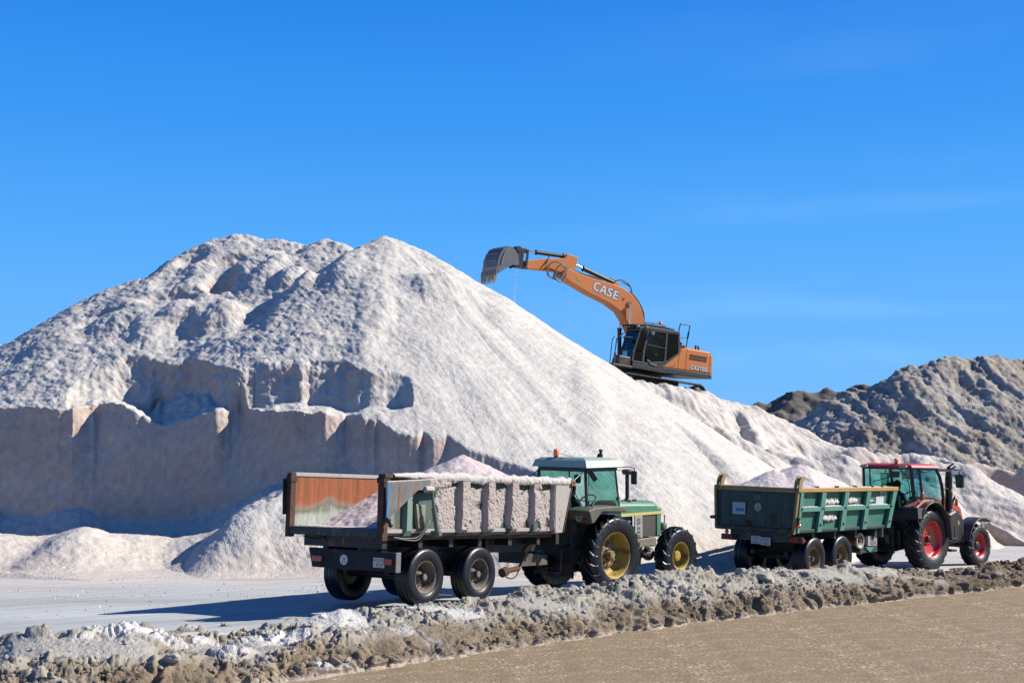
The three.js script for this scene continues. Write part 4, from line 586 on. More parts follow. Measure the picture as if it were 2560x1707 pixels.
  // bumper with lamps, disc and plate
  { const o = new MB(); o.hex([[-1.98, 0.66, 1.28], [-1.86, 0.66, 1.28], [-1.86, 0.67, -0.70], [-1.98, 0.67, -0.70], [-1.98, 1.0, 1.27], [-1.86, 1.0, 1.27], [-1.86, 1.015, -0.80], [-1.98, 1.015, -0.80]]); o.box(-1.86, -1.70, 0.95, 1.3, -0.3, -0.2); o.box(-1.86, -1.70, 0.95, 1.3, 0.75, 0.85); o.build('bumper', paint(0.007, 0.008, 0.009, { rust: 0.03, dirt: 0.03, rough: 0.75 }), T); const e = new MB(); e.box(-1.985, -1.85, 0.655, 1.005, 1.28, 1.30); e.build('bumper_end', greyM, T);
    for (const [a, b, c, d] of [[-0.68, -0.44, 0.77, 0.885], [1.03, 1.225, 0.785, 0.895]]) { const l = new MB(); l.box(-2.02, -1.98, c, d, a, b, 0.012); l.build('tail_lamp', M.redLamp, T); }
    panel('speed_disc', 0.19, 0.19, speedDisc('25', 0.1), T, [-1.986, 0.83, 0.075], [-1, 0, 0], true);
    panel('number_plate', 0.26, 0.17, printed(0.26, 0.17, (c, w, h) => { c.fillStyle = '#b9b2a6'; c.fillRect(0, 0, w, h); c.fillStyle = '#55504a'; c.font = `bold ${h * 0.42}px sans-serif`; c.textAlign = 'center'; c.fillText('E 5217', w * 0.47, h * 0.42); c.fillText('BCW', w * 0.55, h * 0.88); }), T, [-1.987, 0.815, 0.905], [-1, 0, 0]);
    const hs = new MB(); hs.tube([[-2.05, 1.24, -0.55], [-1.98, 1.2, -0.42], [-1.95, 1.1, -0.4], [-1.95, 0.98, -0.41]], 0.016); hs.tube([[-2.0, 1.22, -0.95], [-1.98, 1.18, -0.7], [-1.96, 1.19, -0.45]], 0.01); hs.build('hose', M.hose, T); }
  // wheels
  const rimM = paint(0.20, 0.17, 0.14, { rust: 0.3, dirt: 0.35, rough: 0.8, rustCol: [0.09, 0.045, 0.025] });
  const w = makeWheel(T, { R: 0.53, r: 0.30, w: 0.38, rimMat: rimM, dish: [[0.03, -0.04], [0.13, -0.05], [0.20, -0.06], [0.235, -0.03]], hub: (h) => { h.latheZ([[0.001, 0.145], [0.05, 0.145], [0.06, 0.13], [0.075, 0.03], [0.12, -0.02], [0.12, -0.05]], [0, 0, 0], 20); bolts(h, 0.165, -0.055, 8, 0.014, 0.04); } });
  for (const [x, z] of [[-0.81, 0.87], [0.81, 0.87], [-0.81, -0.87], [0.81, -0.87]]) putWheel(w, T, x, 0.526, z, x * 0.7);
  // drum standing in the shade at the front
  { const o = new MB(); o.latheY([[0.001, 0], [0.26, 0], [0.28, 0.03], [0.27, 0.3], [0.24, 0.42], [0.001, 0.44]], [3.85, 0.82, 0.15], 18); o.build('drum', std(0.015, 0.06, 0.10, 0.5), T); }
  // its load
  const L = grp('salt_load'); L.position.copy(T.position); L.quaternion.copy(T.quaternion); tag(L, 'pinkish salt heaped in the near rusty trailer, spilling towards its open rear', 'salt load');
  const nu = 260, nv = 96, g = gridGeo(nu, nv, (i, j) => { const x = lerp(-2.05, 3.6, i / (nu - 1)), z = lerp(-1.09, 1.05, j / (nv - 1)); const edge = -1.62 + 0.55 * (z + 1.09) * 0.18 + 0.06 * noise(z * 3, 1) - 0.25 * sstep(0.2, 1, z); const rear = 1.41 + 0.62 * Math.max(0, x - edge) - 0.1 * Math.exp(-(((z - 0.05) / 0.12) ** 2)) * sstep(0, 0.8, x - edge), r = Math.hypot(x - 1.55, z * 1.05); const cone = 2.84 - 0.46 * r + 0.02 * Math.min(1, r); let h = Math.min(rear, cone); h = Math.max(h, 1.405); h = Math.min(h, 2.30 + 0.62 * Math.min(1.05 - z, z + 1.09) + 0.05); h += (h > 1.42 ? 0.018 * fbm(x * 7, z * 7, 2, 3) + 0.025 * fbm(x * 2, z * 2, 6, 2) : 0.006 * noise(x * 12, z * 12)); return [x, h, z, x, z]; }, (i, j, p) => { const n = 1 + 0.08 * noise(p[0] * 6, p[2] * 6); return [0.46 * n, 0.38 * n, 0.372 * n]; });
  mesh('salt_heap', g, new THREE.MeshStandardMaterial({ vertexColors: true, roughness: 0.92, bumpMap: rep(grainBump, 2.5), bumpScale: 0.012, side: THREE.DoubleSide }), L);
}
// ------------------------------------------------------------------ the far trailer
let trailer2;
{
  const T = frame('farm_trailer', 7.068, 34.472, 41.62, -0.117, 2.035, -0.01); trailer2 = T;
  tag(T, 'green tipping trailer with yellow top rails and closed tailgate behind the red tractor', 'trailer');
  const G = paint(0.034, 0.19, 0.14, { rust: 0.0, dirt: 0.12 }), GD = paint(0.014, 0.055, 0.043, { rust: 0.04, dirt: 0.06 }), GL = paint(0.07, 0.27, 0.20, { rust: 0.0, dirt: 0.13 }), Y = paint(0.48, 0.27, 0.055, { rust: 0.18, dirt: 0.15 }), YD = paint(0.33, 0.22, 0.08, { rust: 0.15, dirt: 0.25 }), dk = paint(0.016, 0.024, 0.022, { rust: 0.12, dirt: 0.12 });
  const Z = (y) => lerp(1.085, 1.165, (y - 1.19) / 0.97);    // the walls lean out
  // tailgate: five pressed bays
  { const o = new MB(); o.hex([[-1.79, 1.20, 1.06], [-1.74, 1.20, 1.06], [-1.74, 1.20, -1.10], [-1.79, 1.20, -1.10], [-1.79, 2.15, 1.14], [-1.74, 2.15, 1.14], [-1.74, 2.15, -1.13], [-1.79, 2.15, -1.13]]); o.build('tailgate', GD, T);
    for (const [a, b] of [[-1.02, -0.70], [-0.26, 0.24], [0.30, 0.66], [0.72, 0.98]]) { const q = new MB(); q.prismY([[-1.79, a], [-1.822, a + 0.05], [-1.822, b - 0.05], [-1.79, b]].map(([x, z]) => [x, z]), 1.29, 2.12, 0.006); q.build('bay', GD, T); }
    new MB().box(-1.85, -1.78, 1.18, 1.28, -1.10, 1.05).build('bottom_beam', dk, T); new MB().box(-1.86, -1.73, 2.14, 2.255, -1.165, 1.19, 0.014).build('top_rail', YD, T);
    const l = new MB(); l.bar([-1.82, 1.19, -1.11], [-1.82, 2.2, -1.145], 0.06); l.build('edge_post', YD, T); const r = new MB(); r.bar([-1.84, 1.16, 1.06], [-1.84, 2.26, 1.185], 0.085, 0.06); r.build('edge_post', YD, T);
    const hg = new MB(); hg.box(-1.88, -1.80, 1.30, 1.42, -0.32, -0.12, 0.02); hg.ball([-1.88, 1.36, -0.22], 0.05); hg.build('latch', dk, T); }
  // hooked horns at the rear corners
  for (const z of [-1.0, 1.17]) { const o = new MB(); for (const e of [-0.055, 0.055]) o.prism([[-1.90, 2.16], [-1.74, 2.16], [-1.76, 2.30], [-1.70, 2.42], [-1.58, 2.50], [-1.62, 2.54], [-1.78, 2.52], [-1.87, 2.42], [-1.905, 2.28]], z + e - 0.015, z + e + 0.015, 0.004); o.box(-1.78, -1.64, 2.44, 2.50, z - 0.05, z + 0.05); o.build('horn', YD, T); }
  // decals
  panel('notice', 0.36, 0.29, printed(0.36, 0.29, (c, w, h) => { c.fillStyle = '#8fa3ad'; c.fillRect(0, 0, w, h); c.fillStyle = '#a9a0a6'; c.fillRect(w * 0.1, h * 0.06, w * 0.85, h * 0.3); c.fillStyle = '#3c6688'; c.fillRect(w * 0.25, h * 0.48, w * 0.68, h * 0.26); c.fillStyle = '#6d7f89'; for (const y of [0.12, 0.2, 0.28, 0.4, 0.8, 0.88]) c.fillRect(w * 0.1, h * y, w * 0.8, h * 0.02); }), T, [-1.826, 1.71, -0.46], [-1, 0, 0]);
  panel('speed_disc', 0.20, 0.20, speedDisc('25', 0.55), T, [-1.827, 1.765, 0.075], [-1, 0, 0], true);
  panel('maker_plate', 0.19, 0.11, std(0.13, 0.125, 0.10, 0.8), T, [-1.827, 2.0, 0.05], [-1, 0, 0]);
  panel('patch', 0.20, 0.30, std(0.035, 0.05, 0.04, 0.9), T, [-1.827, 1.48, 0.49], [-1, 0, 0]);
  // side walls
  for (const s of [1, -1]) {
    const o = new MB(); o.hex([[-1.74, 1.19, s * 0.95], [3.02, 1.19, s * 0.95], [3.02, 1.19, s * 0.985], [-1.74, 1.19, s * 0.985], [-1.74, 2.16, s * 1.035], [3.27, 2.16, s * 1.035], [3.27, 2.16, s * 1.07], [-1.74, 2.16, s * 1.07]]); o.build('side_wall', G, T);
    const post = (a, b, A, Bq) => { const p = new MB(); p.hex(s > 0 ? [[a, 1.19, 1.10], [b, 1.19, 1.10], [b, 1.19, 1.02], [a, 1.19, 1.02], [A, 2.16, 1.185], [Bq, 2.16, 1.185], [Bq, 2.16, 1.10], [A, 2.16, 1.10]] : [[a, 1.19, -1.02], [b, 1.19, -1.02], [b, 1.19, -1.10], [a, 1.19, -1.10], [A, 2.16, -1.10], [Bq, 2.16, -1.10], [Bq, 2.16, -1.185], [A, 2.16, -1.185]]); return p; };
    for (const [a, b, A, Bq] of [[-1.72, -1.62, -1.70, -1.56], [-0.76, -0.57, -0.66, -0.46], [0.38, 0.59, 0.50, 0.71], [1.56, 1.77, 1.67, 1.88], [2.92, 3.11, 3.14, 3.36]]) { const rb = post(a, b, A, Bq).build('rib', GL, T); if (s > 0) { const h = new MB(); h.ball([(a + b) / 2 + 0.03, 1.37, 1.125], 0.036, 8); h.build('bolt', paint(0.25, 0.15, 0.11, { rust: 0.3 }), T); const h2 = new MB(); h2.ball([(a + b) / 2 + 0.07, 1.76, 1.16], 0.026, 8); h2.build('bolt', M.black, T); } }
    const r = new MB(); for (const [a, b] of [[-1.60, -0.68], [-0.48, 0.46], [0.66, 1.62], [1.84, 3.0]]) r.box(a, b, 1.69, 1.80, s * 1.0, s * 1.15, 0.008); r.build('side_rail', GL, T);
    const sill = new MB(); sill.box(-1.7, 2.95, 1.19, 1.26, s * 0.98, s * 1.05); sill.build('bottom_rail', GD, T);
    new MB().box(-1.76, 3.40, 2.155, 2.26, s * 1.10, s * 1.20, 0.016).build('top_rail', Y, T);
  }
  new MB().hex([[2.96, 1.19, 1.04], [3.0, 1.19, 1.04], [3.0, 1.19, -1.04], [2.96, 1.19, -1.04], [3.24, 2.2, 1.12], [3.28, 2.2, 1.12], [3.28, 2.2, -1.12], [3.24, 2.2, -1.12]]).build('front_wall', GD, T);
  new MB().box(-1.75, 3.0, 1.17, 1.22, -1.03, 1.03).build('floor', GD, T);
  // salt lying on the rails and hanging in the bays
  const sg = (x0, x1, y, z, h, wd, sd) => { const nu = Math.round((x1 - x0) * 50), nv = 12; return gridGeo(nu, nv, (i, j) => { const t = i / (nu - 1), x = lerp(x0, x1, t), a = lerp(-0.25, 1.1, j / (nv - 1)) * Math.PI, e = Math.pow(Math.sin(Math.PI * clamp(t, 0.02, 0.98)), 0.4); return [x, y + 0.65 * h * e * (0.6 + 0.7 * fbm(x * 14, a * 1.5, sd, 3)) * Math.sin(a), z + 0.75 * wd * e * (1 + 0.3 * noise(x * 12, a, sd)) * Math.cos(a), x, a * 0.05]; }); };
  for (const [x0, x1, y, z, h, wd, sd] of [[-1.6, -0.72, 1.795, 1.10, 0.05, 0.05, 1], [-0.5, 0.44, 1.80, 1.10, 0.06, 0.05, 2], [0.66, 1.6, 1.80, 1.10, 0.06, 0.05, 3], [1.84, 2.95, 1.80, 1.10, 0.07, 0.05, 4], [-0.45, 0.36, 1.90, 1.065, 0.16, 0.05, 5], [0.70, 1.35, 1.92, 1.065, 0.17, 0.05, 6], [-0.52, 0.30, 1.50, 1.035, 0.17, 0.07, 7], [-1.5, -0.2, 2.255, 1.13, 0.03, 0.05, 8], [0.2, 3.2, 2.255, 1.12, 0.05, 0.06, 9], [1.86, 2.15, 1.9, 1.09, 0.08, 0.03, 11]]) mesh('salt_crust', sg(x0, x1, y, z, h, wd, sd), M.saltLump, T);
  { const p = new MB(); for (const x of [-0.9, 0.1, 1.05, 1.95, 2.5]) { const q = new MB(); q.box(x, x + 0.09, 2.255, 2.30, 1.08, 1.17, 0.01); q.build('rail_hook', M.black, T); } }
  panel('maker_plate', 0.36, 0.14, printed(0.36, 0.14, (c, w, h) => { c.fillStyle = '#9fb0a4'; c.fillRect(0, 0, w, h); c.fillStyle = '#3c5048'; for (const x of [0.1, 0.33, 0.5, 0.72]) c.fillRect(w * x, h * 0.2, w * 0.16, h * 0.6); }), T, [2.76, 2.07, 1.072], [0, -0.08, 1]);
  panel('notice', 0.42, 0.22, printed(0.42, 0.22, (c, w, h) => { c.fillStyle = '#b9c0bd'; c.fillRect(0, 0, w, h); c.fillStyle = '#8c9894'; for (const y of [0.2, 0.4, 0.6, 0.8]) c.fillRect(w * 0.1, h * y, w * 0.75, h * 0.05); }), T, [2.60, 1.90, 1.056], [0, -0.08, 1]);
  { const o = new MB(); o.cyl([-1.82, 1.36, 1.16], [-1.82, 1.55, 1.2], 0.02); o.box(-1.86, -1.72, 1.53, 1.56, 1.14, 1.22); o.box(-1.86, -1.72, 1.42, 1.44, 1.14, 1.22); o.build('lever', M.black, T); const a = new MB(); a.ball([-1.80, 1.37, 1.18], 0.05, 9); a.build('marker_lamp', M.amber, T); }
  // chassis and running gear
  { const o = new MB(); for (const z of [-0.45, 0.45]) o.box(-1.65, 3.6, 0.93, 1.17, z - 0.06, z + 0.06); o.box(-1.66, -1.5, 0.94, 1.17, -0.8, 0.8); for (const x of [-0.7, 0.4, 1.5, 2.6]) o.box(x - 0.05, x + 0.05, 0.98, 1.17, -0.95, 0.95); o.build('chassis', GD, T); const q = new MB(); for (const x of [-0.68, 0.68]) { q.cyl([x, 0.53, -0.95], [x, 0.53, 0.95], 0.065); q.box(x - 0.5, x + 0.5, 0.58, 0.68, 0.42, 0.52); q.box(x - 0.5, x + 0.5, 0.58, 0.68, -0.52, -0.42); } q.box(-0.5, 0.5, 0.6, 0.95, -0.5, 0.5); q.build('axle', dk, T); }
  { const o = new MB(); o.box(-1.72, -1.62, 0.92, 1.06, -1.03, -0.62); o.build('lamp_box', M.black, T); const o2 = new MB(); o2.box(-1.72, -1.62, 0.95, 1.09, 0.82, 1.22); o2.build('lamp_box', M.black, T); for (const [a, b, y] of [[-0.97, -0.7, 0.955], [0.88, 1.13, 0.985]]) { const l = new MB(); l.box(-1.745, -1.71, y, y + 0.085, a, b, 0.01); l.build('tail_lamp', M.redLamp, T); } const k = new MB(); k.cyl([-1.68, 1.02, 1.20], [-1.68, 1.02, 1.27], 0.05, 0.035); k.build('side_lamp', M.redLamp, T); const a = new MB(); a.ball([-1.70, 1.115, -0.88], 0.055, 9); a.cyl([-1.70, 1.05, -0.88], [-1.7, 1.1, -0.88], 0.03); a.build('marker_lamp', M.amber, T); const hk = new MB(); hk.box(-1.9, -1.78, 1.42, 1.50, -1.25, -1.10, 0.01); hk.build('catch', dk, T); }
  for (const [z, a, b] of [[-0.03, '0249', 'BBS'], [0.25, 'E 0249', 'BBS']]) panel('number_plate', 0.27, 0.19, printed(0.27, 0.19, (c, w, h) => { c.fillStyle = '#a2a4a8'; c.fillRect(0, 0, w, h); c.textAlign = 'center'; c.font = `bold ${h * 0.36}px sans-serif`; c.fillStyle = '#7a5a58'; c.fillText(a, w * 0.5, h * 0.42); c.fillStyle = '#5c5e66'; c.fillText(b, w * 0.5, h * 0.88); }), T, [-1.735 - (z > 0 ? 0.006 : 0), 0.965 - z * 0.08, z], [-1, 0, 0]);
  { const o = new MB(); o.box(2.33, 2.86, 0.71, 0.985, 0.62, 0.86, 0.02); o.build('tool_box', paint(0.34, 0.35, 0.36, { rust: 0.03, dirt: 0.3 }), T); const q = new MB(); q.cyl([2.62, 0.93, 0.86], [2.62, 0.93, 0.90], 0.05); q.box(2.48, 2.78, 0.83, 0.845, 0.86, 0.88); q.box(2.48, 2.78, 0.765, 0.80, 0.86, 0.875); q.build('box_lid', std(0.16, 0.16, 0.17, 0.6), T);
    const p = new MB(); p.latheZ([[0.001, 0.02], [0.10, 0.02], [0.13, 0.03], [0.17, 0.07], [0.185, 0.07], [0.185, 0.04], [0.14, -0.06], [0.13, -0.2]], [2.0, 0.86, 0.75], 24); p.latheZ([[0.001, 0.09], [0.03, 0.09], [0.04, 0.02]], [2.0, 0.86, 0.75], 12); p.build('pulley', paint(0.20, 0.12, 0.075, { rust: 0.3, dirt: 0.4 }), T); const c = mesh('salt_crust', new THREE.TorusGeometry(0.185, 0.028, 8, 30), M.saltLump, T); c.position.set(2.0, 0.86, 0.80);
    const r = new MB(); r.cyl([1.97, 0.60, 0.74], [1.97, 0.60, 0.86], 0.08); r.build('roller', dk, T); const tri = new MB(); tri.prism([[2.26, 0.69], [2.76, 0.69], [2.53, 0.545]], 0.80, 0.83, 0.004); tri.build('bracket', GL, T); const tb = new MB(); tb.box(2.0, 3.0, 0.54, 0.70, 0.5, 0.79); tb.build('tank', GD, T); }
  { const o = new MB(); o.hex([[3.0, 0.60, 0.35], [4.35, 0.56, 0.09], [4.35, 0.56, -0.09], [3.0, 0.6, -0.35], [3.0, 1.05, 0.35], [4.35, 0.74, 0.09], [4.35, 0.74, -0.09], [3.0, 1.05, -0.35]]); o.cyl([4.3, 0.66, 0], [4.6, 0.62, 0], 0.05); o.build('drawbar', dk, T); const q = new MB(); q.slab([2.9, 1.04, 0.62], [3.9, 0.90, 0.58], [4.05, 0.98, 0.5], [2.9, 1.12, 0.5], 0.03); q.hex([[4.22, 0.5, 0.62], [4.32, 0.5, 0.60], [4.30, 0.5, 0.5], [4.22, 0.5, 0.5], [3.92, 0.93, 0.62], [4.2, 0.97, 0.60], [4.2, 0.97, 0.5], [3.92, 0.93, 0.5]]); q.build('stand', paint(0.10, 0.095, 0.085, { rust: 0.15, dirt: 0.4 }), T); const f = new MB(); f.box(3.15, 3.22, 0.92, 1.75, -0.4, 0.85); f.build('headboard', paint(0.05, 0.06, 0.065, { rust: 0.08, dirt: 0.3 }), T); }
  const rimM = paint(0.26, 0.16, 0.045, { rust: 0.2, dirt: 0.3, rough: 0.7 });
  const w = makeWheel(T, { R: 0.53, r: 0.29, w: 0.42, rimMat: rimM, tyreMat: M.rubber, dish: [[0.03, 0.02], [0.10, 0.02], [0.18, -0.01], [0.225, 0.0]], hub: (h) => { h.latheZ([[0.001, 0.12], [0.045, 0.12], [0.055, 0.10], [0.065, 0.02], [0.11, 0.015]], [0, 0, 0], 16); bolts(h, 0.14, 0.01, 8, 0.014, 0.035); }, hubMat: paint(0.34, 0.32, 0.28, { rust: 0.2, dirt: 0.4 }) });
  for (const [x, z] of [[-0.69, 0.82], [0.69, 0.82], [-0.69, -0.82], [0.69, -0.82]]) putWheel(w, T, x, 0.53, z, x);
  const L = grp('salt_load'); L.position.copy(T.position); L.quaternion.copy(T.quaternion); tag(L, 'salt heaped in a cone above the rails of the yellow edged green trailer', 'salt load');
  const nu = 190, nv = 90, g = gridGeo(nu, nv, (i, j) => { const x = lerp(-1.73, 3.2, i / (nu - 1)), z = lerp(-1.07, 1.07, j / (nv - 1)); const r = Math.hypot((x - 0.35) * (x < 0.35 ? 0.9 : 1), z * 1.0); let h = Math.max(2.86 - 0.46 * r - 0.05 * Math.exp(-r * 3), 2.86 - 0.08 - 0.44 * Math.hypot(x + 0.45, z + 0.3) - 0.12); h = Math.min(h, 2.2 + 0.66 * Math.min(1.07 - z, z + 1.07)); h = Math.max(h, 1.7) + 0.015 * fbm(x * 7, z * 7, 3, 3) + 0.03 * fbm(x * 2, z * 2, 8, 2); return [x, h, z, x, z]; }, (i, j, p) => { const n = 1 + 0.07 * noise(p[0] * 6, p[2] * 6); return [0.46 * n, 0.40 * n, 0.385 * n]; });
  mesh('salt_heap', g, new THREE.MeshStandardMaterial({ vertexColors: true, roughness: 0.92, bumpMap: rep(grainBump, 2.5), bumpScale: 0.012, side: THREE.DoubleSide }), L);
}
// ------------------------------------------------------------------ the old green tractor
{
  const T = frame('tractor', 1.449, 30.311, 42.984, -1.603, 1.811, -0.052);
  tag(T, 'old faded green tractor with yellow wheels and a yellow bonnet stripe', 'tractor');
  const G = paint(0.075, 0.25, 0.15, { rust: 0, dirt: 0.18, rough: 0.45 }), GR = paint(0.36, 0.48, 0.38, { rust: 0, dirt: 0.15, rough: 0.4 }), Y = paint(0.50, 0.34, 0.055, { rust: 0.18, dirt: 0.28, rough: 0.6, dirtCol: [0.25, 0.2, 0.12] }), dk = paint(0.014, 0.017, 0.018, { rust: 0.06, dirt: 0.10 }), rusty = paint(0.34, 0.26, 0.13, { rust: 0.42, dirt: 0.25, rough: 0.8 });
  const tint = glass(0.37, 0.66, 0.60), post = std(0.016, 0.02, 0.022, 0.45), zc = 0.07;
  // cab
  { const o = new MB(); const q = (x0, x1, z0, z1, y0, X0, X1, Z0, Z1, y1) => o.frustum(x0, x1, z0, z1, y0, X0, X1, Z0, Z1, y1);
    q(-0.70, 0.60, -0.74, 0.84, 2.75, -0.66, 0.52, -0.68, 0.78, 2.90); q(-0.66, 0.52, -0.68, 0.78, 2.90, -0.58, 0.30, -0.56, 0.66, 2.955); o.build('roof', GR, T); const t = new MB(); for (const z of [-0.35, -0.2, -0.02]) t.box(-0.60, -0.52, 2.925, 2.955, z, z + 0.09); t.build('roof_rib', dk, T); const h = new MB(); h.box(-0.64, 0.46, 2.66, 2.75, -0.62, 0.76, 0.02); h.build('headliner', post, T); }
  { const o = new MB(); for (const z of [-0.60, 0.74]) { o.bar([-0.62, 2.70, z], [-0.60, 1.75, z + (z > 0 ? 0.03 : -0.03)], 0.065, 0.05); o.bar([0.40, 2.70, z], [0.56, 1.55, z + (z > 0 ? 0.03 : -0.03)], 0.04, 0.03); o.bar([-0.62, 1.9, z], [0.5, 1.72, z], 0.05, 0.04); } o.build('cab_frame', post, T); const e = new MB(); e.bar([-0.565, 2.66, 0.775], [-0.55, 1.80, 0.80], 0.016, 0.012); e.build('door_edge', std(0.35, 0.35, 0.36, 0.5), T); }
  mesh('door_glass', new MB().quad([-0.56, 1.72, 0.795], [0.545, 1.72, 0.795], [0.40, 2.68, 0.765], [-0.575, 2.68, 0.765]).g[0], tint, T);
  mesh('side_glass', new MB().quad([-0.56, 1.72, -0.655], [0.545, 1.72, -0.655], [0.40, 2.68, -0.625], [-0.575, 2.68, -0.625]).g[0], tint, T);
  mesh('windscreen', new MB().quad([0.56, 1.72, -0.6], [0.56, 1.72, 0.74], [0.41, 2.68, 0.71], [0.41, 2.68, -0.57]).g[0], tint, T);
  { const g = grp('rear_window', T); mesh('pane', new MB().quad([-0.66, 2.66, -0.60], [-0.66, 2.66, 0.70], [-1.22, 2.34, 0.70], [-1.22, 2.34, -0.60]).g[0], tint, g); const o = new MB(); o.pipe([[-0.66, 2.66, 0.71], [-1.23, 2.34, 0.71], [-1.23, 2.34, -0.61], [-0.66, 2.66, -0.61]], 0.012, 6); o.build('frame', std(0.25, 0.27, 0.27, 0.4, 0.5), g); const w = new MB(); w.box(-0.75, -0.66, 2.42, 2.6, 0.52, 0.66, 0.02); w.build('work_lamp', M.black, g); }
  { const o = new MB(); o.hex([[-0.63, 2.63, 0.80], [-0.55, 2.63, 0.84], [-0.55, 2.63, 0.78], [-0.63, 2.63, 0.76], [-0.66, 2.70, 0.80], [-0.58, 2.70, 0.84], [-0.58, 2.70, 0.78], [-0.66, 2.70, 0.76]]); o.bar([-0.55, 2.66, 0.82], [-0.42, 2.48, 0.86], 0.11, 0.08); o.build('work_lamp', M.black, T); const h = new MB(); for (const [x, y] of [[0.40, 2.06], [-0.5, 1.93]]) h.cyl([x, y, 0.79], [x, y, 0.85], 0.035); h.build('door_handle', M.black, T); }
  // inside
  { const o = new MB(); o.box(-0.55, -0.05, 1.36, 1.5, -0.2, 0.32, 0.05); o.hex([[-0.58, 1.45, 0.30], [-0.44, 1.45, 0.30], [-0.44, 1.45, -0.18], [-0.58, 1.45, -0.18], [-0.66, 2.02, 0.26], [-0.54, 2.02, 0.26], [-0.54, 2.02, -0.14], [-0.66, 2.02, -0.14]]); o.build('seat', std(0.02, 0.02, 0.022, 0.8), T); const w = mesh('steering_wheel', new THREE.TorusGeometry(0.21, 0.016, 8, 28), M.black, T); w.position.set(0.24, 1.98, 0.07); w.rotation.set(0, Math.PI / 2, 0); w.rotateX(0.9); const c = new MB(); c.cyl([0.45, 1.5, 0.07], [0.25, 1.97, 0.07], 0.035); c.bar([0.24, 1.98, -0.13], [0.24, 1.98, 0.27], 0.02); c.cyl([0.3, 1.5, 0.4], [0.36, 1.95, 0.42], 0.012); c.ball([0.36, 1.97, 0.42], 0.03, 8); c.box(0.36, 0.58, 1.3, 1.72, -0.4, 0.55, 0.03); c.build('steering_column', post, T); const f = new MB(); f.box(-0.65, 0.55, 1.02, 1.10, -0.62, 0.76); f.hex([[-0.72, 1.05, 0.78], [-0.64, 1.05, 0.78], [-0.64, 1.05, -0.64], [-0.72, 1.05, -0.64], [-0.72, 1.74, 0.78], [-0.64, 1.74, 0.78], [-0.64, 1.74, -0.64], [-0.72, 1.74, -0.64]]); f.box(-0.6, 0.55, 1.05, 1.72, 0.72, 0.78); f.box(-0.6, 0.55, 1.05, 1.72, -0.66, -0.60); f.build('cab_floor', dk, T); const l = new MB(); l.cyl([-0.72, 2.5, 0.3], [-0.3, 1.75, 0.5], 0.01); l.build('control_rod', M.black, T); }
  // bonnet
  { const prof = (x) => { const t = clamp((x - 1.0) / 1.6), n = sstep(2.35, 2.64, x); return [lerp(1.965, 1.90, t) - 0.15 * n * n, 0.34 - 0.05 * n]; }; const nu = 40, nv = 25; const g = gridGeo(nu, nv, (i, j) => { const x = lerp(0.95, 2.64, i / (nu - 1)), [top, hw] = prof(x), a = j / (nv - 1); let y, z; const L = 0.32, c = 0.14; if (a < 0.3) { y = lerp(1.66 + 0.0 * x, top - c * 0.7, a / 0.3); z = hw; } else if (a > 0.7) { y = lerp(top - c * 0.7, 1.66, (a - 0.7) / 0.3); z = -hw; } else { const k = (a - 0.5) / 0.2; z = -hw * Math.sign(k) * Math.abs(k) ** 1; y = top - c * 0.7 * Math.abs(k) ** 5; } return [x, y, z + zc * 0.3]; }); boxUV(g); mesh('bonnet', g, G, T);
    const n = new MB(); n.prism([[2.42, 1.08], [2.60, 1.08], [2.62, 1.42], [2.64, 1.75], [2.42, 1.75]], -0.31, 0.355, 0.03); n.build('nose', G, T); const s = new MB(); s.prism([[0.96, 1.595], [2.63, 1.60], [2.635, 1.665], [0.96, 1.662]], 0.352, 0.372, 0.004); s.prism([[0.96, 1.595], [2.63, 1.60], [2.635, 1.665], [0.96, 1.662]], -0.335, -0.315, 0.004); tag(s.build('stripe', paint(0.66, 0.55, 0.16, { rust: 0.02, dirt: 0.12 }), T), 'pale yellow stripe'); }
  { const o = new MB(); o.box(1.60, 1.875, 1.09, 1.60, 0.335, 0.365, 0.006); o.build('side_panel', paint(0.40, 0.42, 0.40, { rust: 0.03, dirt: 0.3 }), T); const h = new MB(); for (const y of [1.51, 1.43, 1.31, 1.22, 1.13]) h.box(1.67, 1.80, y - 0.03, y + 0.035, 0.36, 0.37, 0.004); h.build('vent', std(0.13, 0.13, 0.12, 0.8), T);
    const b = new MB(); b.box(1.89, 2.40, 1.10, 1.60, 0.30, 0.325); b.build('grille', std(0.02, 0.019, 0.017, 0.9), T); const slat = new RoundedBoxGeometry(0.011, 0.49, 0.022, 1, 0.003), sm = paint(0.26, 0.24, 0.20, { rust: 0.05, dirt: 0.4 }); for (let k = 0; k < 22; k++) { const m = mesh('slat', slat, sm, T); m.position.set(1.905 + k * 0.0227, 1.35, 0.335); } }
  { const o = new MB(); o.box(1.62, 2.44, 0.86, 1.07, -0.27, 0.345, 0.02); o.build('front_frame', paint(0.20, 0.19, 0.16, { rust: 0.12, dirt: 0.5 }), T); const e = new MB(); e.box(0.55, 1.62, 0.72, 1.64, -0.27, 0.29, 0.03); e.box(-0.5, 0.6, 0.55, 1.15, -0.32, 0.42, 0.04); e.box(-0.62, 0.2, 0.66, 1.1, -0.5, 0.6, 0.04); e.build('engine', dk, T); const p = new MB(); p.cyl([0.9, 1.5, 0.32], [1.45, 1.47, 0.33], 0.022); p.ball([1.52, 1.16, 0.34], 0.06, 8); p.cyl([1.55, 0.78, 0.36], [1.75, 0.86, 0.36], 0.02); p.tube([[1.5, 1.0, 0.34], [1.62, 0.8, 0.4], [1.8, 0.76, 0.36], [2.0, 0.86, 0.36]], 0.014); p.build('pipe', paint(0.16, 0.15, 0.14, { dirt: 0.3 }), T); }
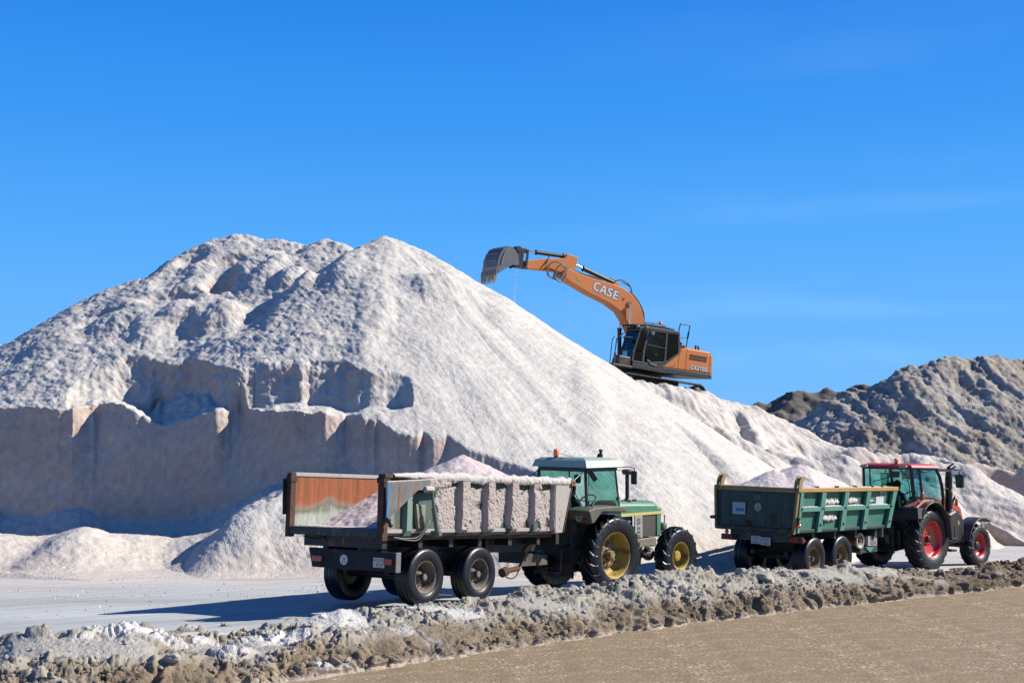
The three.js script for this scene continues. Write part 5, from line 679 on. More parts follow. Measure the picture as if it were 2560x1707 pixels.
  { const o = new MB(); o.cyl([2.518, 0.667, -0.75], [2.518, 0.667, 0.75], 0.07); o.box(1.5, 2.6, 0.60, 0.72, -0.16, 0.2, 0.03); o.ball([2.5, 0.66, 0.05], 0.16, 10); o.build('front_axle', dk, T); const q = new MB(); q.cyl([0, 0.863, -0.85], [0, 0.863, 0.9], 0.13); q.build('rear_axle', dk, T); const st = new MB(); st.bar([0.55, 0.35, 0.62], [0.55, 0.98, 0.62], 0.04); st.box(0.45, 0.7, 0.34, 0.37, 0.5, 0.78); st.box(0.45, 0.7, 0.62, 0.65, 0.5, 0.78); st.build('step', dk, T); }
  { const o = new MB(); for (const z of [-0.3, 0.44]) { o.bar([-0.35, 0.62, z], [-1.15, 0.5, z * 0.8], 0.07, 0.04); o.bar([-0.4, 1.2, z], [-1.0, 1.02, z * 0.9], 0.05); o.cyl([-1.0, 1.02, z * 0.9], [-1.0, 0.52, z * 0.85], 0.025); } o.bar([-0.4, 0.42, zc], [-1.2, 0.50, zc], 0.10, 0.05); o.box(-0.6, -0.35, 0.5, 1.2, -0.25, 0.4); o.bar([-0.3, 0.3, 0.1], [-0.26, 0.52, 0.1], 0.04); o.build('linkage', dk, T); }
  // exhaust-side intake with mushroom cap, mirrors, lamps
  { const o = new MB(); o.cyl([1.52, 1.94, 0.2], [1.52, 2.54, 0.2], 0.046); o.latheY([[0.11, 0], [0.075, 0.02], [0.05, 0.06]], [1.52, 1.94, 0.2]); o.cyl([1.78, 1.92, 0.2], [1.78, 1.96, 0.2], 0.05); o.cyl([1.38, 1.95, 0.2], [1.38, 1.965, 0.2], 0.05); o.build('intake_pipe', std(0.03, 0.03, 0.032, 0.55), T); const m = new MB(); m.latheY([[0.001, 0], [0.10, 0.005], [0.13, 0.035], [0.14, 0.05], [0.14, 0.085], [0.13, 0.115], [0.08, 0.13], [0.001, 0.13]], [1.54, 2.53, 0.2], 24); m.build('pre_cleaner', paint(0.09, 0.08, 0.05, { rust: 0.1, dirt: 0.35 }), T); }
  { const o = new MB(); o.pipe([[0.42, 2.74, 0.72], [0.68, 2.75, 0.95], [0.76, 2.71, 1.0], [0.76, 2.66, 1.0]], 0.011, 6); o.cyl([0.45, 2.68, 0.72], [0.7, 2.64, 0.95], 0.006); o.build('mirror_arm', M.black, T); const m = new MB(); m.box(0.745, 0.79, 2.36, 2.66, 0.90, 1.06, 0.03); m.build('mirror', paint(0.03, 0.05, 0.045, { dirt: 0.2 }), T); }
  { const o = new MB(); o.latheY([[0.062, 0], [0.066, 0.03], [0.062, 0.11], [0.045, 0.15], [0.001, 0.16]], [-0.52, 2.985, -0.18], 16); o.build('beacon', M.amber, T); const q = new MB(); q.cyl([-0.52, 2.93, -0.18], [-0.52, 2.99, -0.18], 0.05); q.build('beacon_base', M.black, T); const h = new MB(); h.cyl([0.44, 2.92, 0.30], [0.44, 3.02, 0.30], 0.055, 0.05); h.cyl([0.44, 3.02, 0.30], [0.44, 3.09, 0.30], 0.035); h.ball([0.44, 3.10, 0.30], 0.052, 10, 0.6); h.bar([0.36, 2.93, 0.26], [0.40, 3.03, 0.28], 0.03); h.build('beacon', M.black, T); const a = new MB(); a.tube([[-0.1, 2.95, 0.0], [-0.35, 3.02, -0.15], [-0.62, 3.1, -0.35]], 0.006, 5); a.build('aerial', M.black, T); }
  // flat-topped fenders
  for (const s of [1, -1]) { const z0 = s > 0 ? 0.62 : -0.50, z1 = s > 0 ? 1.22 : -1.10; const o = new MB(); o.prism([[-0.98, 1.60], [-0.90, 1.60], [-0.62, 1.83], [0.20, 1.79], [0.22, 1.86], [0.16, 1.905], [-0.05, 1.93], [-0.86, 1.92], [-1.07, 1.87]].map((q) => q), Math.min(z0, z1), Math.max(z0, z1), 0.02); o.build('fender', paint(0.07, 0.10, 0.07, { rust: 0.1, dirt: 0.4, dirtCol: [0.26, 0.21, 0.16] }), T); const i = new MB(); i.box(-0.95, 0.1, 1.0, 1.85, s > 0 ? 0.60 : -0.52, s > 0 ? 0.64 : -0.48); i.hex([[-1.0, 1.58, s > 0 ? 1.1 : -0.5], [-0.95, 1.58, s > 0 ? 1.1 : -0.5], [-0.95, 1.58, s > 0 ? 0.55 : -1.0], [-1.0, 1.58, s > 0 ? 0.55 : -1.0], [-1.02, 1.88, s > 0 ? 1.1 : -0.5], [-0.97, 1.88, s > 0 ? 1.1 : -0.5], [-0.97, 1.88, s > 0 ? 0.55 : -1.0], [-1.02, 1.88, s > 0 ? 0.55 : -1.0]]); i.build('fender_panel', dk, T); }
  panel('speed_disc', 0.2, 0.2, speedDisc('40', 0.5), T, [-1.03, 1.725, 0.90], [-1, 0, 0], true);
  { const o = new MB(); o.box(-1.06, -1.02, 1.62, 1.68, 0.98, 1.14, 0.01); o.build('tail_lamp', M.redLamp, T); }
  { const o = new MB(); o.latheY([[0.001, 0], [0.115, 0.01], [0.13, 0.05], [0.13, 0.17], [0.09, 0.2], [0.001, 0.2]], [2.85, 1.18, 0.18], 18); o.build('front_lamp', paint(0.06, 0.16, 0.11, { dirt: 0.2 }), T); const r = new MB(); r.cyl([2.85, 1.36, 0.27], [2.85, 1.56, 0.27], 0.013); r.box(2.55, 2.9, 1.12, 1.2, 0.1, 0.3); r.build('marker_rod', std(0.05, 0.045, 0.04, 0.7), T); }
  // wheels
  const rimY = { rimMat: Y };
  const rw = makeWheel(T, { R: 0.863, r: 0.50, w: 0.47, lug: { n: 22, h: 0.042, w: 0.062, sweep: 0.42 }, ...rimY, dish: [[0.12, -0.10], [0.30, -0.115], [0.37, -0.09], [0.43, -0.04]], hubMat: rusty,
    weight: (h) => { const oct = []; for (let k = 0; k < 8; k++) { const t = k * Math.PI / 4 + 0.35; oct.push([0.30 * Math.cos(t), 0.30 * Math.sin(t)]); } h.prism(oct, -0.11, -0.05, 0.02); bolts(h, 0.215, -0.06, 6, 0.03, 0.045); },
    hub: (h) => { h.latheZ([[0.001, 0.10], [0.07, 0.10], [0.09, 0.08], [0.10, -0.03], [0.16, -0.04], [0.17, -0.06]], [0, 0, 0], 20); bolts(h, 0.13, -0.06, 8, 0.016, 0.06); },
    rimExtra: (m) => { for (let k = 0; k < 4; k++) { const t = k * Math.PI / 2 + 0.6; m.bar([0.33 * Math.cos(t), 0.33 * Math.sin(t), -0.08], [0.46 * Math.cos(t), 0.46 * Math.sin(t), -0.05], 0.09, 0.03); } } });
  putWheel(rw, T, 0, 0.863, 0.90, 0.3); putWheel(rw, T, 0, 0.863, -0.80, 1.1);
  const fw = makeWheel(T, { R: 0.667, r: 0.325, w: 0.36, lug: { n: 17, h: 0.04, w: 0.055, sweep: 0.5 }, ...rimY, dish: [[0.10, -0.10], [0.2, -0.12], [0.26, -0.06], [0.285, -0.03]], hubMat: Y, hub: (h) => { h.latheZ([[0.001, 0.06], [0.10, 0.06], [0.115, 0.04], [0.12, -0.04], [0.13, -0.10]], [0, 0, 0], 22); bolts(h, 0.07, 0.058, 6, 0.011, 0.014); } });
  putWheel(fw, T, 2.518, 0.667, 0.84, 0.2); putWheel(fw, T, 2.518, 0.667, -0.75, 0.7);
  person('person', T, [-0.28, 1.55, 0.07], { bones: seatedBones, cap: false, hairCol: [0.015, 0.012, 0.01], color: (x, y, z) => (y > 0.56 ? [0.32, 0.19, 0.13] : y > 0.33 && Math.abs(z) > 0.14 && x > 0.2 ? [0.3, 0.18, 0.12] : x > 0.13 && y < 0.13 ? [0.02, 0.025, 0.04] : x > 0.3 ? [0.3, 0.18, 0.12] : [0.022, 0.03, 0.045]) }, 'person in dark clothes seated at the wheel of the old green tractor');
}
// ------------------------------------------------------------------ the red tractor
{
  const T = frame('tractor', 10.725, 37.821, 47.585, 0.222, 1.444, -0.027);
  tag(T, 'modern red tractor with red wheels, black fenders and tinted glass cab', 'tractor');
  const Rd = new THREE.MeshPhysicalMaterial({ color: lin(0.42, 0.03, 0.018), roughness: 0.5, clearcoat: 0.2, clearcoatRoughness: 0.3, side: THREE.DoubleSide }), RdD = paint(0.42, 0.10, 0.07, { rust: 0, dirt: 0.35, rough: 0.6 }), wheelR = new THREE.MeshPhysicalMaterial({ color: lin(0.46, 0.018, 0.010), roughness: 0.35, clearcoat: 0.6, clearcoatRoughness: 0.3, side: THREE.DoubleSide });
  const bk = paint(0.014, 0.015, 0.017, { rust: 0, dirt: 0.07, rough: 0.45 }), grey = paint(0.04, 0.043, 0.046, { rust: 0, dirt: 0.12, rough: 0.5 }), tint = glass(0.34, 0.66, 0.66), post = std(0.012, 0.013, 0.015, 0.35);
  // cab
  { const o = new MB(); o.frustum(-0.72, 0.72, -0.80, 0.82, 2.775, -0.70, 0.66, -0.76, 0.78, 2.83); o.frustum(-0.70, 0.66, -0.76, 0.78, 2.83, -0.55, 0.40, -0.6, 0.62, 2.88); o.build('roof', Rd, T); const h = new MB(); h.box(-0.70, 0.70, 2.71, 2.78, -0.76, 0.78, 0.02); h.build('headliner', post, T); const w = new MB(); for (const z of [-0.66, 0.56]) w.box(-0.80, -0.62, 2.745, 2.82, z - 0.12, z + 0.12, 0.03); w.build('work_lamp', paint(0.30, 0.31, 0.27, { rust: 0, dirt: 0.3 }), T); }
  { const o = new MB(); for (const s of [1, -1]) { o.bar([-0.66, 2.74, s * 0.74], [-0.52, 1.5, s * 0.80], 0.10, 0.07); o.bar([-0.30, 2.74, s * 0.77], [-0.16, 1.75, s * 0.82], 0.06, 0.04); o.pipe([[0.66, 2.74, s * 0.72], [0.78, 2.55, s * 0.76], [0.88, 2.26, s * 0.78], [0.94, 1.95, s * 0.78], [0.97, 1.35, s * 0.74]], 0.045, 8); o.bar([-0.55, 1.5, s * 0.78], [0.97, 1.35, s * 0.74], 0.08, 0.05); } o.bar([-0.55, 1.55, -0.8], [-0.55, 1.55, 0.8], 0.10); o.bar([0.68, 2.73, -0.72], [0.68, 2.73, 0.72], 0.05); o.build('cab_frame', post, T); }
  for (const s of [1, -1]) { mesh('door_glass', new MB().quad([-0.16, 1.62, s * 0.80], [0.95, 1.42, s * 0.76], [0.86, 2.30, s * 0.77], [-0.23, 2.30, s * 0.795]).add(new MB().quad([-0.23, 2.30, s * 0.795], [0.86, 2.30, s * 0.77], [0.66, 2.72, s * 0.73], [-0.29, 2.72, s * 0.76]).g[0]).g.reduce((a, b) => mergeGeometries([a, b])), tint, T); mesh('rear_side_glass', new MB().quad([-0.55, 1.75, s * 0.79], [-0.17, 1.75, s * 0.80], [-0.3, 2.72, s * 0.76], [-0.64, 2.72, s * 0.73]).g[0], tint, T); }
  mesh('windscreen', new MB().quad([0.96, 1.45, -0.72], [0.96, 1.45, 0.72], [0.70, 2.72, 0.68], [0.70, 2.72, -0.68]).g[0], tint, T);
  mesh('rear_window', new MB().quad([-0.58, 1.62, -0.74], [-0.58, 1.62, 0.74], [-0.68, 2.70, 0.69], [-0.68, 2.70, -0.69]).g[0], tint, T);
  { const o = new MB(); o.tube([[-0.70, 2.70, 0.45], [-0.72, 2.55, 0.62], [-0.68, 2.3, 0.70], [-0.62, 2.0, 0.70]], 0.012, 6); o.cyl([-0.72, 2.52, 0.18], [-0.66, 2.36, -0.45], 0.011); o.build('wiper', M.black, T); const b = new MB(); b.box(-0.78, -0.71, 2.50, 2.66, 0.14, 0.44, 0.02); b.build('wiper_motor', std(0.008, 0.012, 0.022, 0.5), T); }
  { const o = new MB(); o.box(-0.35, 0.18, 1.36, 1.52, -0.26, 0.26, 0.06); o.hex([[-0.40, 1.45, 0.25], [-0.26, 1.45, 0.25], [-0.26, 1.45, -0.25], [-0.40, 1.45, -0.25], [-0.50, 2.12, 0.22], [-0.38, 2.12, 0.22], [-0.38, 2.12, -0.22], [-0.50, 2.12, -0.22]]); o.box(-0.50, -0.40, 2.14, 2.36, -0.13, 0.13, 0.04); o.build('seat', std(0.018, 0.02, 0.024, 0.85), T); const f = new MB(); f.box(-0.55, 0.95, 1.05, 1.16, -0.74, 0.74); f.box(0.70, 0.92, 1.1, 1.85, -0.4, 0.4, 0.06); f.cyl([0.75, 1.7, 0], [0.55, 1.95, 0], 0.03); f.box(-0.62, -0.50, 1.1, 1.60, -0.76, 0.76, 0.03); f.box(-0.2, 0.3, 1.3, 1.62, 0.32, 0.44, 0.03); f.build('cab_floor', bk, T); const w = mesh('steering_wheel', new THREE.TorusGeometry(0.2, 0.016, 8, 26), M.black, T); w.position.set(0.54, 1.96, 0); w.rotation.set(0, Math.PI / 2, 0); w.rotateX(0.7); }
  { const o = new MB(); o.ball([-0.30, 2.64, 0.79], 0.03, 6); o.box(-0.28, 0.02, 2.645, 2.69, 0.80, 0.86, 0.015); o.build('work_lamp', M.black, T); const l = new MB(); l.latheY([[0.001, 0], [0.05, 0.01], [0.062, 0.06], [0.055, 0.17], [0.03, 0.215], [0.001, 0.22]], [-0.36, 1.90, 0.90], 14); l.build('tail_lamp', new THREE.MeshPhysicalMaterial({ color: lin(0.38, 0.03, 0.015), roughness: 0.2, clearcoat: 1, side: THREE.DoubleSide }), T); const b = new MB(); b.latheY([[0.001, 0], [0.05, 0.005], [0.07, 0.05], [0.055, 0.105], [0.02, 0.12], [0.001, 0.12]], [-0.6, 2.895, 0.26], 16); b.build('beacon', M.amber, T); const s = new MB(); s.cyl([-0.6, 2.84, 0.26], [-0.6, 2.9, 0.26], 0.04); s.build('beacon_base', M.black, T); }
  // fenders
  for (const s of [1, -1]) { const arc = [[-0.80, 1.40], [-0.75, 1.55], [-0.66, 1.67], [-0.48, 1.80], [-0.22, 1.87], [0.02, 1.85], [0.24, 1.75], [0.42, 1.60], [0.58, 1.40], [0.68, 1.15], [0.72, 0.88]]; const z0 = s > 0 ? 0.66 : -1.18, z1 = s > 0 ? 1.18 : -0.66; const inn = arc.map(([x, y]) => { const d = Math.hypot(x, y - 0.85); return [x * (1 - 0.035 / d), 0.85 + (y - 0.85) * (1 - 0.035 / d)]; }); const o = new MB(); o.prism([...arc, ...inn.reverse()], z0, z1, 0.012); o.build('fender', grey, T); const t = new MB(); t.prism([[-0.84, 1.66], [-0.46, 1.82], [-0.20, 1.885], [0.05, 1.87], [0.05, 1.90], [-0.2, 1.915], [-0.5, 1.90], [-0.86, 1.72]], s > 0 ? 0.6 : -1.04, s > 0 ? 1.04 : -0.6, 0.02); t.build('fender_top', RdD, T); const b = new MB(); b.frustum(-1.0, -0.72, s > 0 ? 0.50 : -1.17, s > 0 ? 1.17 : -0.50, 1.42, -0.92, -0.66, s > 0 ? 0.56 : -1.10, s > 0 ? 1.10 : -0.56, 1.70); b.build('fender_rear', bk, T); const h = new MB(); if (s > 0) { h.cyl([-0.70, 1.72, 0.95], [-0.70, 1.86, 1.02], 0.035); h.cyl([-0.85, 1.65, 0.88], [-0.85, 1.76, 0.92], 0.04); h.build('lamp_stalk', paint(0.20, 0.05, 0.03, { rust: 0.1 }), T); } }
  // bonnet and engine
  { const o = new MB(); o.prism([[0.98, 1.30], [2.7, 1.12], [2.74, 1.40], [2.62, 1.68], [2.30, 1.82], [1.7, 1.92], [0.98, 1.96]], -0.36, 0.38, 0.06); o.build('bonnet', Rd, T); const g = new MB(); g.prism([[1.9, 1.3], [2.52, 1.24], [2.50, 1.55], [1.9, 1.66]], 0.375, 0.395, 0.01); g.prism([[0.98, 1.72], [1.6, 1.70], [1.6, 1.73], [0.98, 1.75]], 0.375, 0.39, 0.004); g.build('side_grille', bk, T); const d = new MB(); d.prism([[1.2, 1.56], [1.55, 1.54], [1.55, 1.60], [1.2, 1.62]], 0.38, 0.388, 0.003); d.build('badge', std(0.45, 0.40, 0.40, 0.5), T); const e = new MB(); e.box(0.0, 2.6, 0.62, 1.30, -0.30, 0.30, 0.05); e.box(-0.7, 0.3, 0.55, 1.1, -0.42, 0.42, 0.05); e.cyl([2.631, 0.601, -0.75], [2.631, 0.601, 0.75], 0.09); e.cyl([0, 0.844, -0.8], [0, 0.844, 0.8], 0.15); e.box(2.5, 3.05, 0.7, 1.1, -0.3, 0.3, 0.05); e.build('engine', bk, T); }
  // exhaust stack and tank
  { const o = new MB(); o.cyl([1.48, 1.60, 0.64], [1.48, 2.52, 0.64], 0.105, 0.105, 18); o.cyl([1.48, 2.50, 0.64], [1.48, 2.70, 0.64], 0.10, 0.085, 18); o.pipe([[1.48, 2.68, 0.64], [1.52, 2.76, 0.64], [1.70, 2.84, 0.66]], 0.075, 14); o.latheY([[0.11, 0], [0.15, -0.04], [0.16, -0.1]], [1.48, 1.62, 0.64], 18); o.build('exhaust', M.blackGloss, T); const y = new MB(); y.box(1.44, 1.52, 2.10, 2.20, 0.742, 0.748, 0.002); y.build('warning_label', std(0.42, 0.33, 0.05, 0.6), T); } { const y = new MB(); y.box(1.52, 1.60, 1.20, 1.32, 0.885, 0.89, 0.002); y.build('warning_label', std(0.42, 0.33, 0.05, 0.6), T); const a = new MB(); a.bar([0.68, 2.72, 0.72], [1.48, 2.70, 0.68], 0.07, 0.05); a.build('exhaust_bracket', M.black, T); }
  { const o = new MB(); o.prism([[1.12, 0.78], [1.86, 0.70], [1.84, 1.38], [1.70, 1.50], [1.45, 1.60], [1.12, 1.50]], 0.42, 0.88, 0.04); o.build('tank', bk, T); const s = new MB(); s.cyl([1.85, 0.72, 0.86], [1.84, 1.36, 0.86], 0.012); s.cyl([1.40, 0.72, 0.90], [1.36, 1.2, 0.90], 0.01); s.build('rail', std(0.25, 0.25, 0.25, 0.4, 0.6), T); const st = new MB(); st.box(1.12, 1.42, 0.47, 0.53, 0.62, 0.92); st.bar([1.15, 0.5, 0.64], [1.15, 0.85, 0.64], 0.05); st.bar([1.4, 0.5, 0.64], [1.4, 0.85, 0.64], 0.05); st.box(1.12, 1.42, 0.80, 0.85, 0.6, 0.95); st.build('step', M.black, T); const q = new MB(); q.tube([[0.95, 2.2, 0.78], [1.12, 2.2, 0.82], [1.22, 2.0, 0.84], [1.24, 1.6, 0.80]], 0.014, 6); q.build('hand_rail', M.black, T); const am = new MB(); am.latheY([[0.001, 0], [0.04, 0.01], [0.05, 0.08], [0.04, 0.19], [0.001, 0.21]], [1.76, 1.72, 0.72], 12); am.build('side_lamp', M.amber, T); const ab = new MB(); ab.bar([1.76, 1.6, 0.5], [1.74, 1.98, 0.68], 0.05); ab.build('lamp_arm', M.black, T); }
  // mirrors on long arms
  for (const s of [1, -1]) { const o = new MB(); o.pipe([[0.68, 2.73, s * 0.74], [1.0, 2.74, s * 1.02], [1.12, 2.72, s * 1.16], [1.14, 2.60, s * 1.18]], 0.014, 6); o.cyl([0.8, 2.6, s * 0.8], [1.08, 2.57, s * 1.12], 0.008); o.build('mirror_arm', M.black, T); const m = new MB(); m.frustum(1.10, 1.17, s * 1.18 - 0.10, s * 1.18 + 0.10, 2.24, 1.08, 1.16, s * 1.18 - 0.125, s * 1.18 + 0.125, 2.60); m.build('mirror', std(0.02, 0.025, 0.025, 0.4), T); mesh('mirror_glass', new MB().quad([1.093, 2.29, s * 1.18 - 0.08], [1.093, 2.29, s * 1.18 + 0.08], [1.075, 2.57, s * 1.18 + 0.10], [1.075, 2.57, s * 1.18 - 0.10]).g[0], new THREE.MeshStandardMaterial({ color: lin(0.35, 0.45, 0.42), roughness: 0.06, metalness: 1, side: THREE.DoubleSide }), T); }
  // front mudguards
  for (const s of [1, -1]) { const arc = []; for (let k = 0; k <= 14; k++) { const t = lerp(1.02, 2.95, k / 14); arc.push([2.631 + 0.80 * Math.cos(t), 0.60 + 0.80 * Math.sin(t)]); } const inn = arc.map(([x, y]) => [2.631 + (x - 2.631) * 0.965, 0.6 + (y - 0.6) * 0.965]).reverse(); const o = new MB(); o.prism([...arc, ...inn], s > 0 ? 0.62 : -1.06, s > 0 ? 1.06 : -0.62, 0.008); o.build('mudguard', grey, T); }
  { const o = new MB(); for (const z of [-0.36, 0.36]) { o.bar([-0.5, 0.58, z], [-1.1, 0.55, z], 0.08, 0.05); o.bar([-0.5, 1.25, z], [-1.0, 1.15, z], 0.06); o.cyl([-0.95, 1.12, z], [-0.95, 0.6, z], 0.03); } o.box(-0.85, -0.55, 0.5, 1.3, -0.3, 0.3, 0.03); o.bar([-0.6, 0.5, 0], [-1.1, 0.55, 0], 0.1, 0.06); o.build('linkage', M.black, T); }
  const lug = (n, h, w) => ({ n, h, w, sweep: 0.42 });
  const rw = makeWheel(T, { R: 0.85, r: 0.50, w: 0.50, lug: lug(20, 0.045, 0.06), tyreMat: M.rubberDusty, rimMat: wheelR, dish: [[0.10, 0.03], [0.24, 0.02], [0.34, 0.06], [0.43, 0.05]], hubMat: std(0.03, 0.02, 0.02, 0.5), hub: (h) => { h.latheZ([[0.001, 0.12], [0.07, 0.12], [0.09, 0.10], [0.10, 0.03]], [0, 0, 0], 18); bolts(h, 0.16, 0.03, 8, 0.018, 0.03); } });
  putWheel(rw, T, 0, 0.844, 0.80, 0.2); putWheel(rw, T, 0, 0.844, -0.80, 0.9);
  const fw = makeWheel(T, { R: 0.61, r: 0.338, w: 0.40, lug: lug(17, 0.04, 0.05), tyreMat: M.rubberDusty, rimMat: wheelR, dish: [[0.10, 0.0], [0.2, 0.0], [0.27, 0.03]], hubMat: std(0.05, 0.012, 0.01, 0.5), hub: (h) => { h.latheZ([[0.001, 0.10], [0.09, 0.10], [0.11, 0.07], [0.12, 0.0]], [0, 0, 0], 18); bolts(h, 0.15, 0.0, 8, 0.014, 0.025); } });
  putWheel(fw, T, 2.631, 0.60, 0.79, 0.5); putWheel(fw, T, 2.631, 0.60, -0.79, 0.1);
  person('person', T, [-0.12, 1.58, 0], { bones: seatedBones, cap: true, hairCol: [0.012, 0.014, 0.02], color: (x, y, z) => (y > 0.56 ? [0.30, 0.18, 0.12] : x > 0.3 && y > 0.15 ? [0.3, 0.18, 0.12] : x > 0.13 && y < 0.13 ? [0.02, 0.025, 0.035] : [0.03, 0.05, 0.09]) }, 'person in a dark cap and blue shirt driving the red tractor');
}
// ------------------------------------------------------------------ the excavator on the crest
let digger;
{
  const T = frame('excavator', 5.637, 58.377, -120.828, -5.303, -3.989, 5.975); digger = T;
  tag(T, 'orange and dark grey crawler excavator reaching over the crest of the salt', 'excavator');
  const O = paint(0.62, 0.19, 0.035, { rust: 0, dirt: 0.07, rough: 0.5 }), dk = paint(0.022, 0.026, 0.031, { rust: 0, dirt: 0.06, rough: 0.5 }), bk = std(0.013, 0.014, 0.016, 0.5), bucketM = paint(0.10, 0.115, 0.14, { rust: 0.0, dirt: 0.22, rough: 0.55, dirtCol: [0.3, 0.3, 0.31] }), edge = paint(0.24, 0.235, 0.24, { rust: 0.06, dirt: 0.3 }), rusty = paint(0.20, 0.11, 0.07, { rust: 0.3, dirt: 0.3 });
  // boom and arm
  { const up = [[4.99, 4.50], [4.84, 4.68], [4.5, 4.77], [3.98, 4.66], [3.11, 4.57], [2.3, 4.52], [1.75, 4.42], [1.45, 4.30], [1.06, 4.06], [0.71, 3.67], [0.52, 3.25], [0.36, 2.4], [0.30, 1.75]], lo = [[0.62, 1.62], [0.80, 2.0], [0.97, 2.46], [1.18, 2.73], [1.46, 3.07], [1.80, 3.41], [2.42, 3.67], [3.43, 3.91], [4.43, 4.22]]; const o = new MB(); o.prism([...up, ...lo], -0.29, 0.29, 0.03); o.build('boom', O, T);
    const p = new MB(); p.prism([[1.92, 4.42], [2.30, 4.50], [2.16, 4.66], [2.02, 4.62]], -0.2, 0.2, 0.02); p.build('cylinder_bracket', O, T); for (const [x, y, w, r] of [[1.43, 3.80, 0.33, 0.11], [4.86, 4.50, 0.34, 0.13], [1.72, 3.98, 0.31, 0.06]]) { const n = new MB(); n.cyl([x, y, -w], [x, y, w], r); n.build('pin', rusty, T); }
    const lab = new MB(); lab.prism([[4.0, 4.36], [4.22, 4.41], [4.20, 4.53], [3.99, 4.48]], -0.296, -0.29, 0.001); lab.build('warning_label', std(0.36, 0.30, 0.03, 0.6), T); }
  { const o = new MB(); o.prism([[6.95, 4.70], [6.63, 4.78], [5.87, 4.99], [4.85, 5.19], [4.74, 5.37], [4.62, 5.40], [4.17, 5.34], [4.19, 4.95], [4.50, 4.62], [4.81, 4.57], [5.56, 4.53], [6.54, 4.45], [6.95, 4.44]], -0.19, 0.19, 0.025); o.build('arm', O, T); const q = new MB(); q.prism([[6.55, 4.44], [7.02, 4.43], [7.02, 4.66], [6.6, 4.72]], -0.2, 0.2, 0.02); q.build('arm_nose', dk, T); }
  { const o = new MB(); for (const z of [-0.23, 0.23]) { o.bar([6.90, 5.20, z], [6.88, 4.60, z], 0.10, 0.05); o.bar([6.66, 5.22, z], [6.66, 4.58, z], 0.10, 0.05); } o.box(6.60, 7.02, 5.08, 5.26, -0.22, 0.22, 0.05); o.bar([6.75, 5.18, -0.2], [7.12, 5.10, -0.2], 0.16, 0.08); o.bar([6.75, 5.18, 0.2], [7.12, 5.10, 0.2], 0.16, 0.08); o.cyl([7.12, 5.16, -0.32], [7.12, 5.16, 0.32], 0.12); o.build('linkage', std(0.02, 0.02, 0.022, 0.5), T); }
  const ram = (name, a, b, r, t, z0 = 0) => { const A = v3(...a), Bq = v3(...b), m = A.clone().lerp(Bq, t); const o = new MB(); o.cyl(a, m.toArray(), r, r, 14); o.cyl(A.clone().lerp(Bq, t - 0.03).toArray(), m.toArray(), r * 1.25, r * 1.25, 14); o.ball(a, r * 1.35); const g = o.build(name, bk, T); const s = new MB(); s.cyl(m.toArray(), b, r * 0.55, r * 0.55, 12); s.build('rod', M.chrome, g); };
  ram('bucket_ram', [4.80, 5.30, 0], [6.68, 5.19, 0], 0.085, 0.72); ram('arm_ram', [2.05, 4.60, 0], [4.20, 5.05, 0], 0.095, 0.80); for (const z of [-0.40, 0.40]) ram('boom_ram', [1.15, 1.55, z], [1.43, 3.78, z], 0.09, 0.56);
  { for (const pts of [[[4.75, 4.72, -0.34], [5.1, 4.85, -0.36], [5.35, 4.35, -0.36], [5.0, 4.15, -0.34], [4.75, 4.5, -0.33]], [[4.7, 4.78, -0.32], [5.3, 4.95, -0.34], [5.62, 4.75, -0.3], [5.62, 4.3, -0.32], [5.4, 4.28, -0.34], [5.15, 4.6, -0.34]], [[5.6, 5.05, -0.2], [5.75, 4.7, -0.3], [5.5, 4.28, -0.32], [5.1, 4.25, -0.34], [4.85, 4.62, -0.34], [4.5, 4.8, -0.2]], [[1.2, 4.35, -0.1], [1.4, 4.62, -0.15], [1.75, 4.78, -0.1], [2.1, 4.72, -0.05], [2.4, 4.78, -0.05]], [[4.9, 5.32, 0.1], [5.4, 5.28, 0.12], [5.6, 5.0, -0.2], [5.7, 4.85, -0.25]], [[0.52, 3.3, -0.2], [0.75, 3.85, -0.2], [1.2, 4.28, -0.15], [1.35, 4.55, -0.15], [1.75, 4.7, -0.1]]]) { const o = new MB(); o.tube(pts, 0.028, 6); o.build('hose', M.greyHose, T); } const c = new MB(); for (const z of [-0.08, 0.08]) c.tube([[2.6, 4.60, z], [3.2, 4.68, z], [3.9, 4.74, z], [4.4, 4.85, z]], 0.02, 6); c.tube([[0.46, 3.0, -0.24], [0.62, 3.6, -0.24], [1.0, 4.08, -0.22], [1.4, 4.36, -0.2]], 0.03, 6); c.build('pipe', dk, T); }
  // bucket
  { const g = grp('bucket', T); const prof = [[8.17, 4.24], [8.19, 4.50], [8.11, 4.80], [7.98, 5.02], [7.80, 5.14], [7.58, 5.13], [7.42, 5.03]]; const z0 = -0.55, z1 = 0.62;
    const sh = new MB(); const inn = prof.map(([x, y]) => { const dx = 7.55 - x, dy = 4.45 - y, l = Math.hypot(dx, dy); return [x + dx / l * 0.05, y + dy / l * 0.05]; }).reverse(); sh.prism([...prof, ...inn], z0, z1, 0.01); sh.build('shell', bucketM, g);
    for (const [a, b] of [[z0 - 0.02, z0 + 0.02], [z1 - 0.02, z1 + 0.02]]) { const p = new MB(); p.prism([...prof, [7.28, 4.85], [7.22, 4.60], [7.20, 4.46], [7.48, 4.42], [7.74, 4.25], [8.13, 3.96]], a, b, 0.008); p.build('side_plate', bucketM, g); }
    const rb = new MB(); rb.tube([[8.02, 4.35, z0 - 0.03], [7.98, 4.65, z0 - 0.03], [7.88, 4.9, z0 - 0.03], [7.74, 5.05, z0 - 0.03]], 0.03, 6); rb.build('rib', edge, g);
    for (let k = 0; k < 4; k++) { const a = prof[k], b = prof[k + 1], w = new MB(); w.bar([a[0] + 0.015, a[1], z0 + 0.12], [a[0] + 0.015, a[1], z1 - 0.02], 0.05, 0.03); w.build('wear_strip', edge, g); }
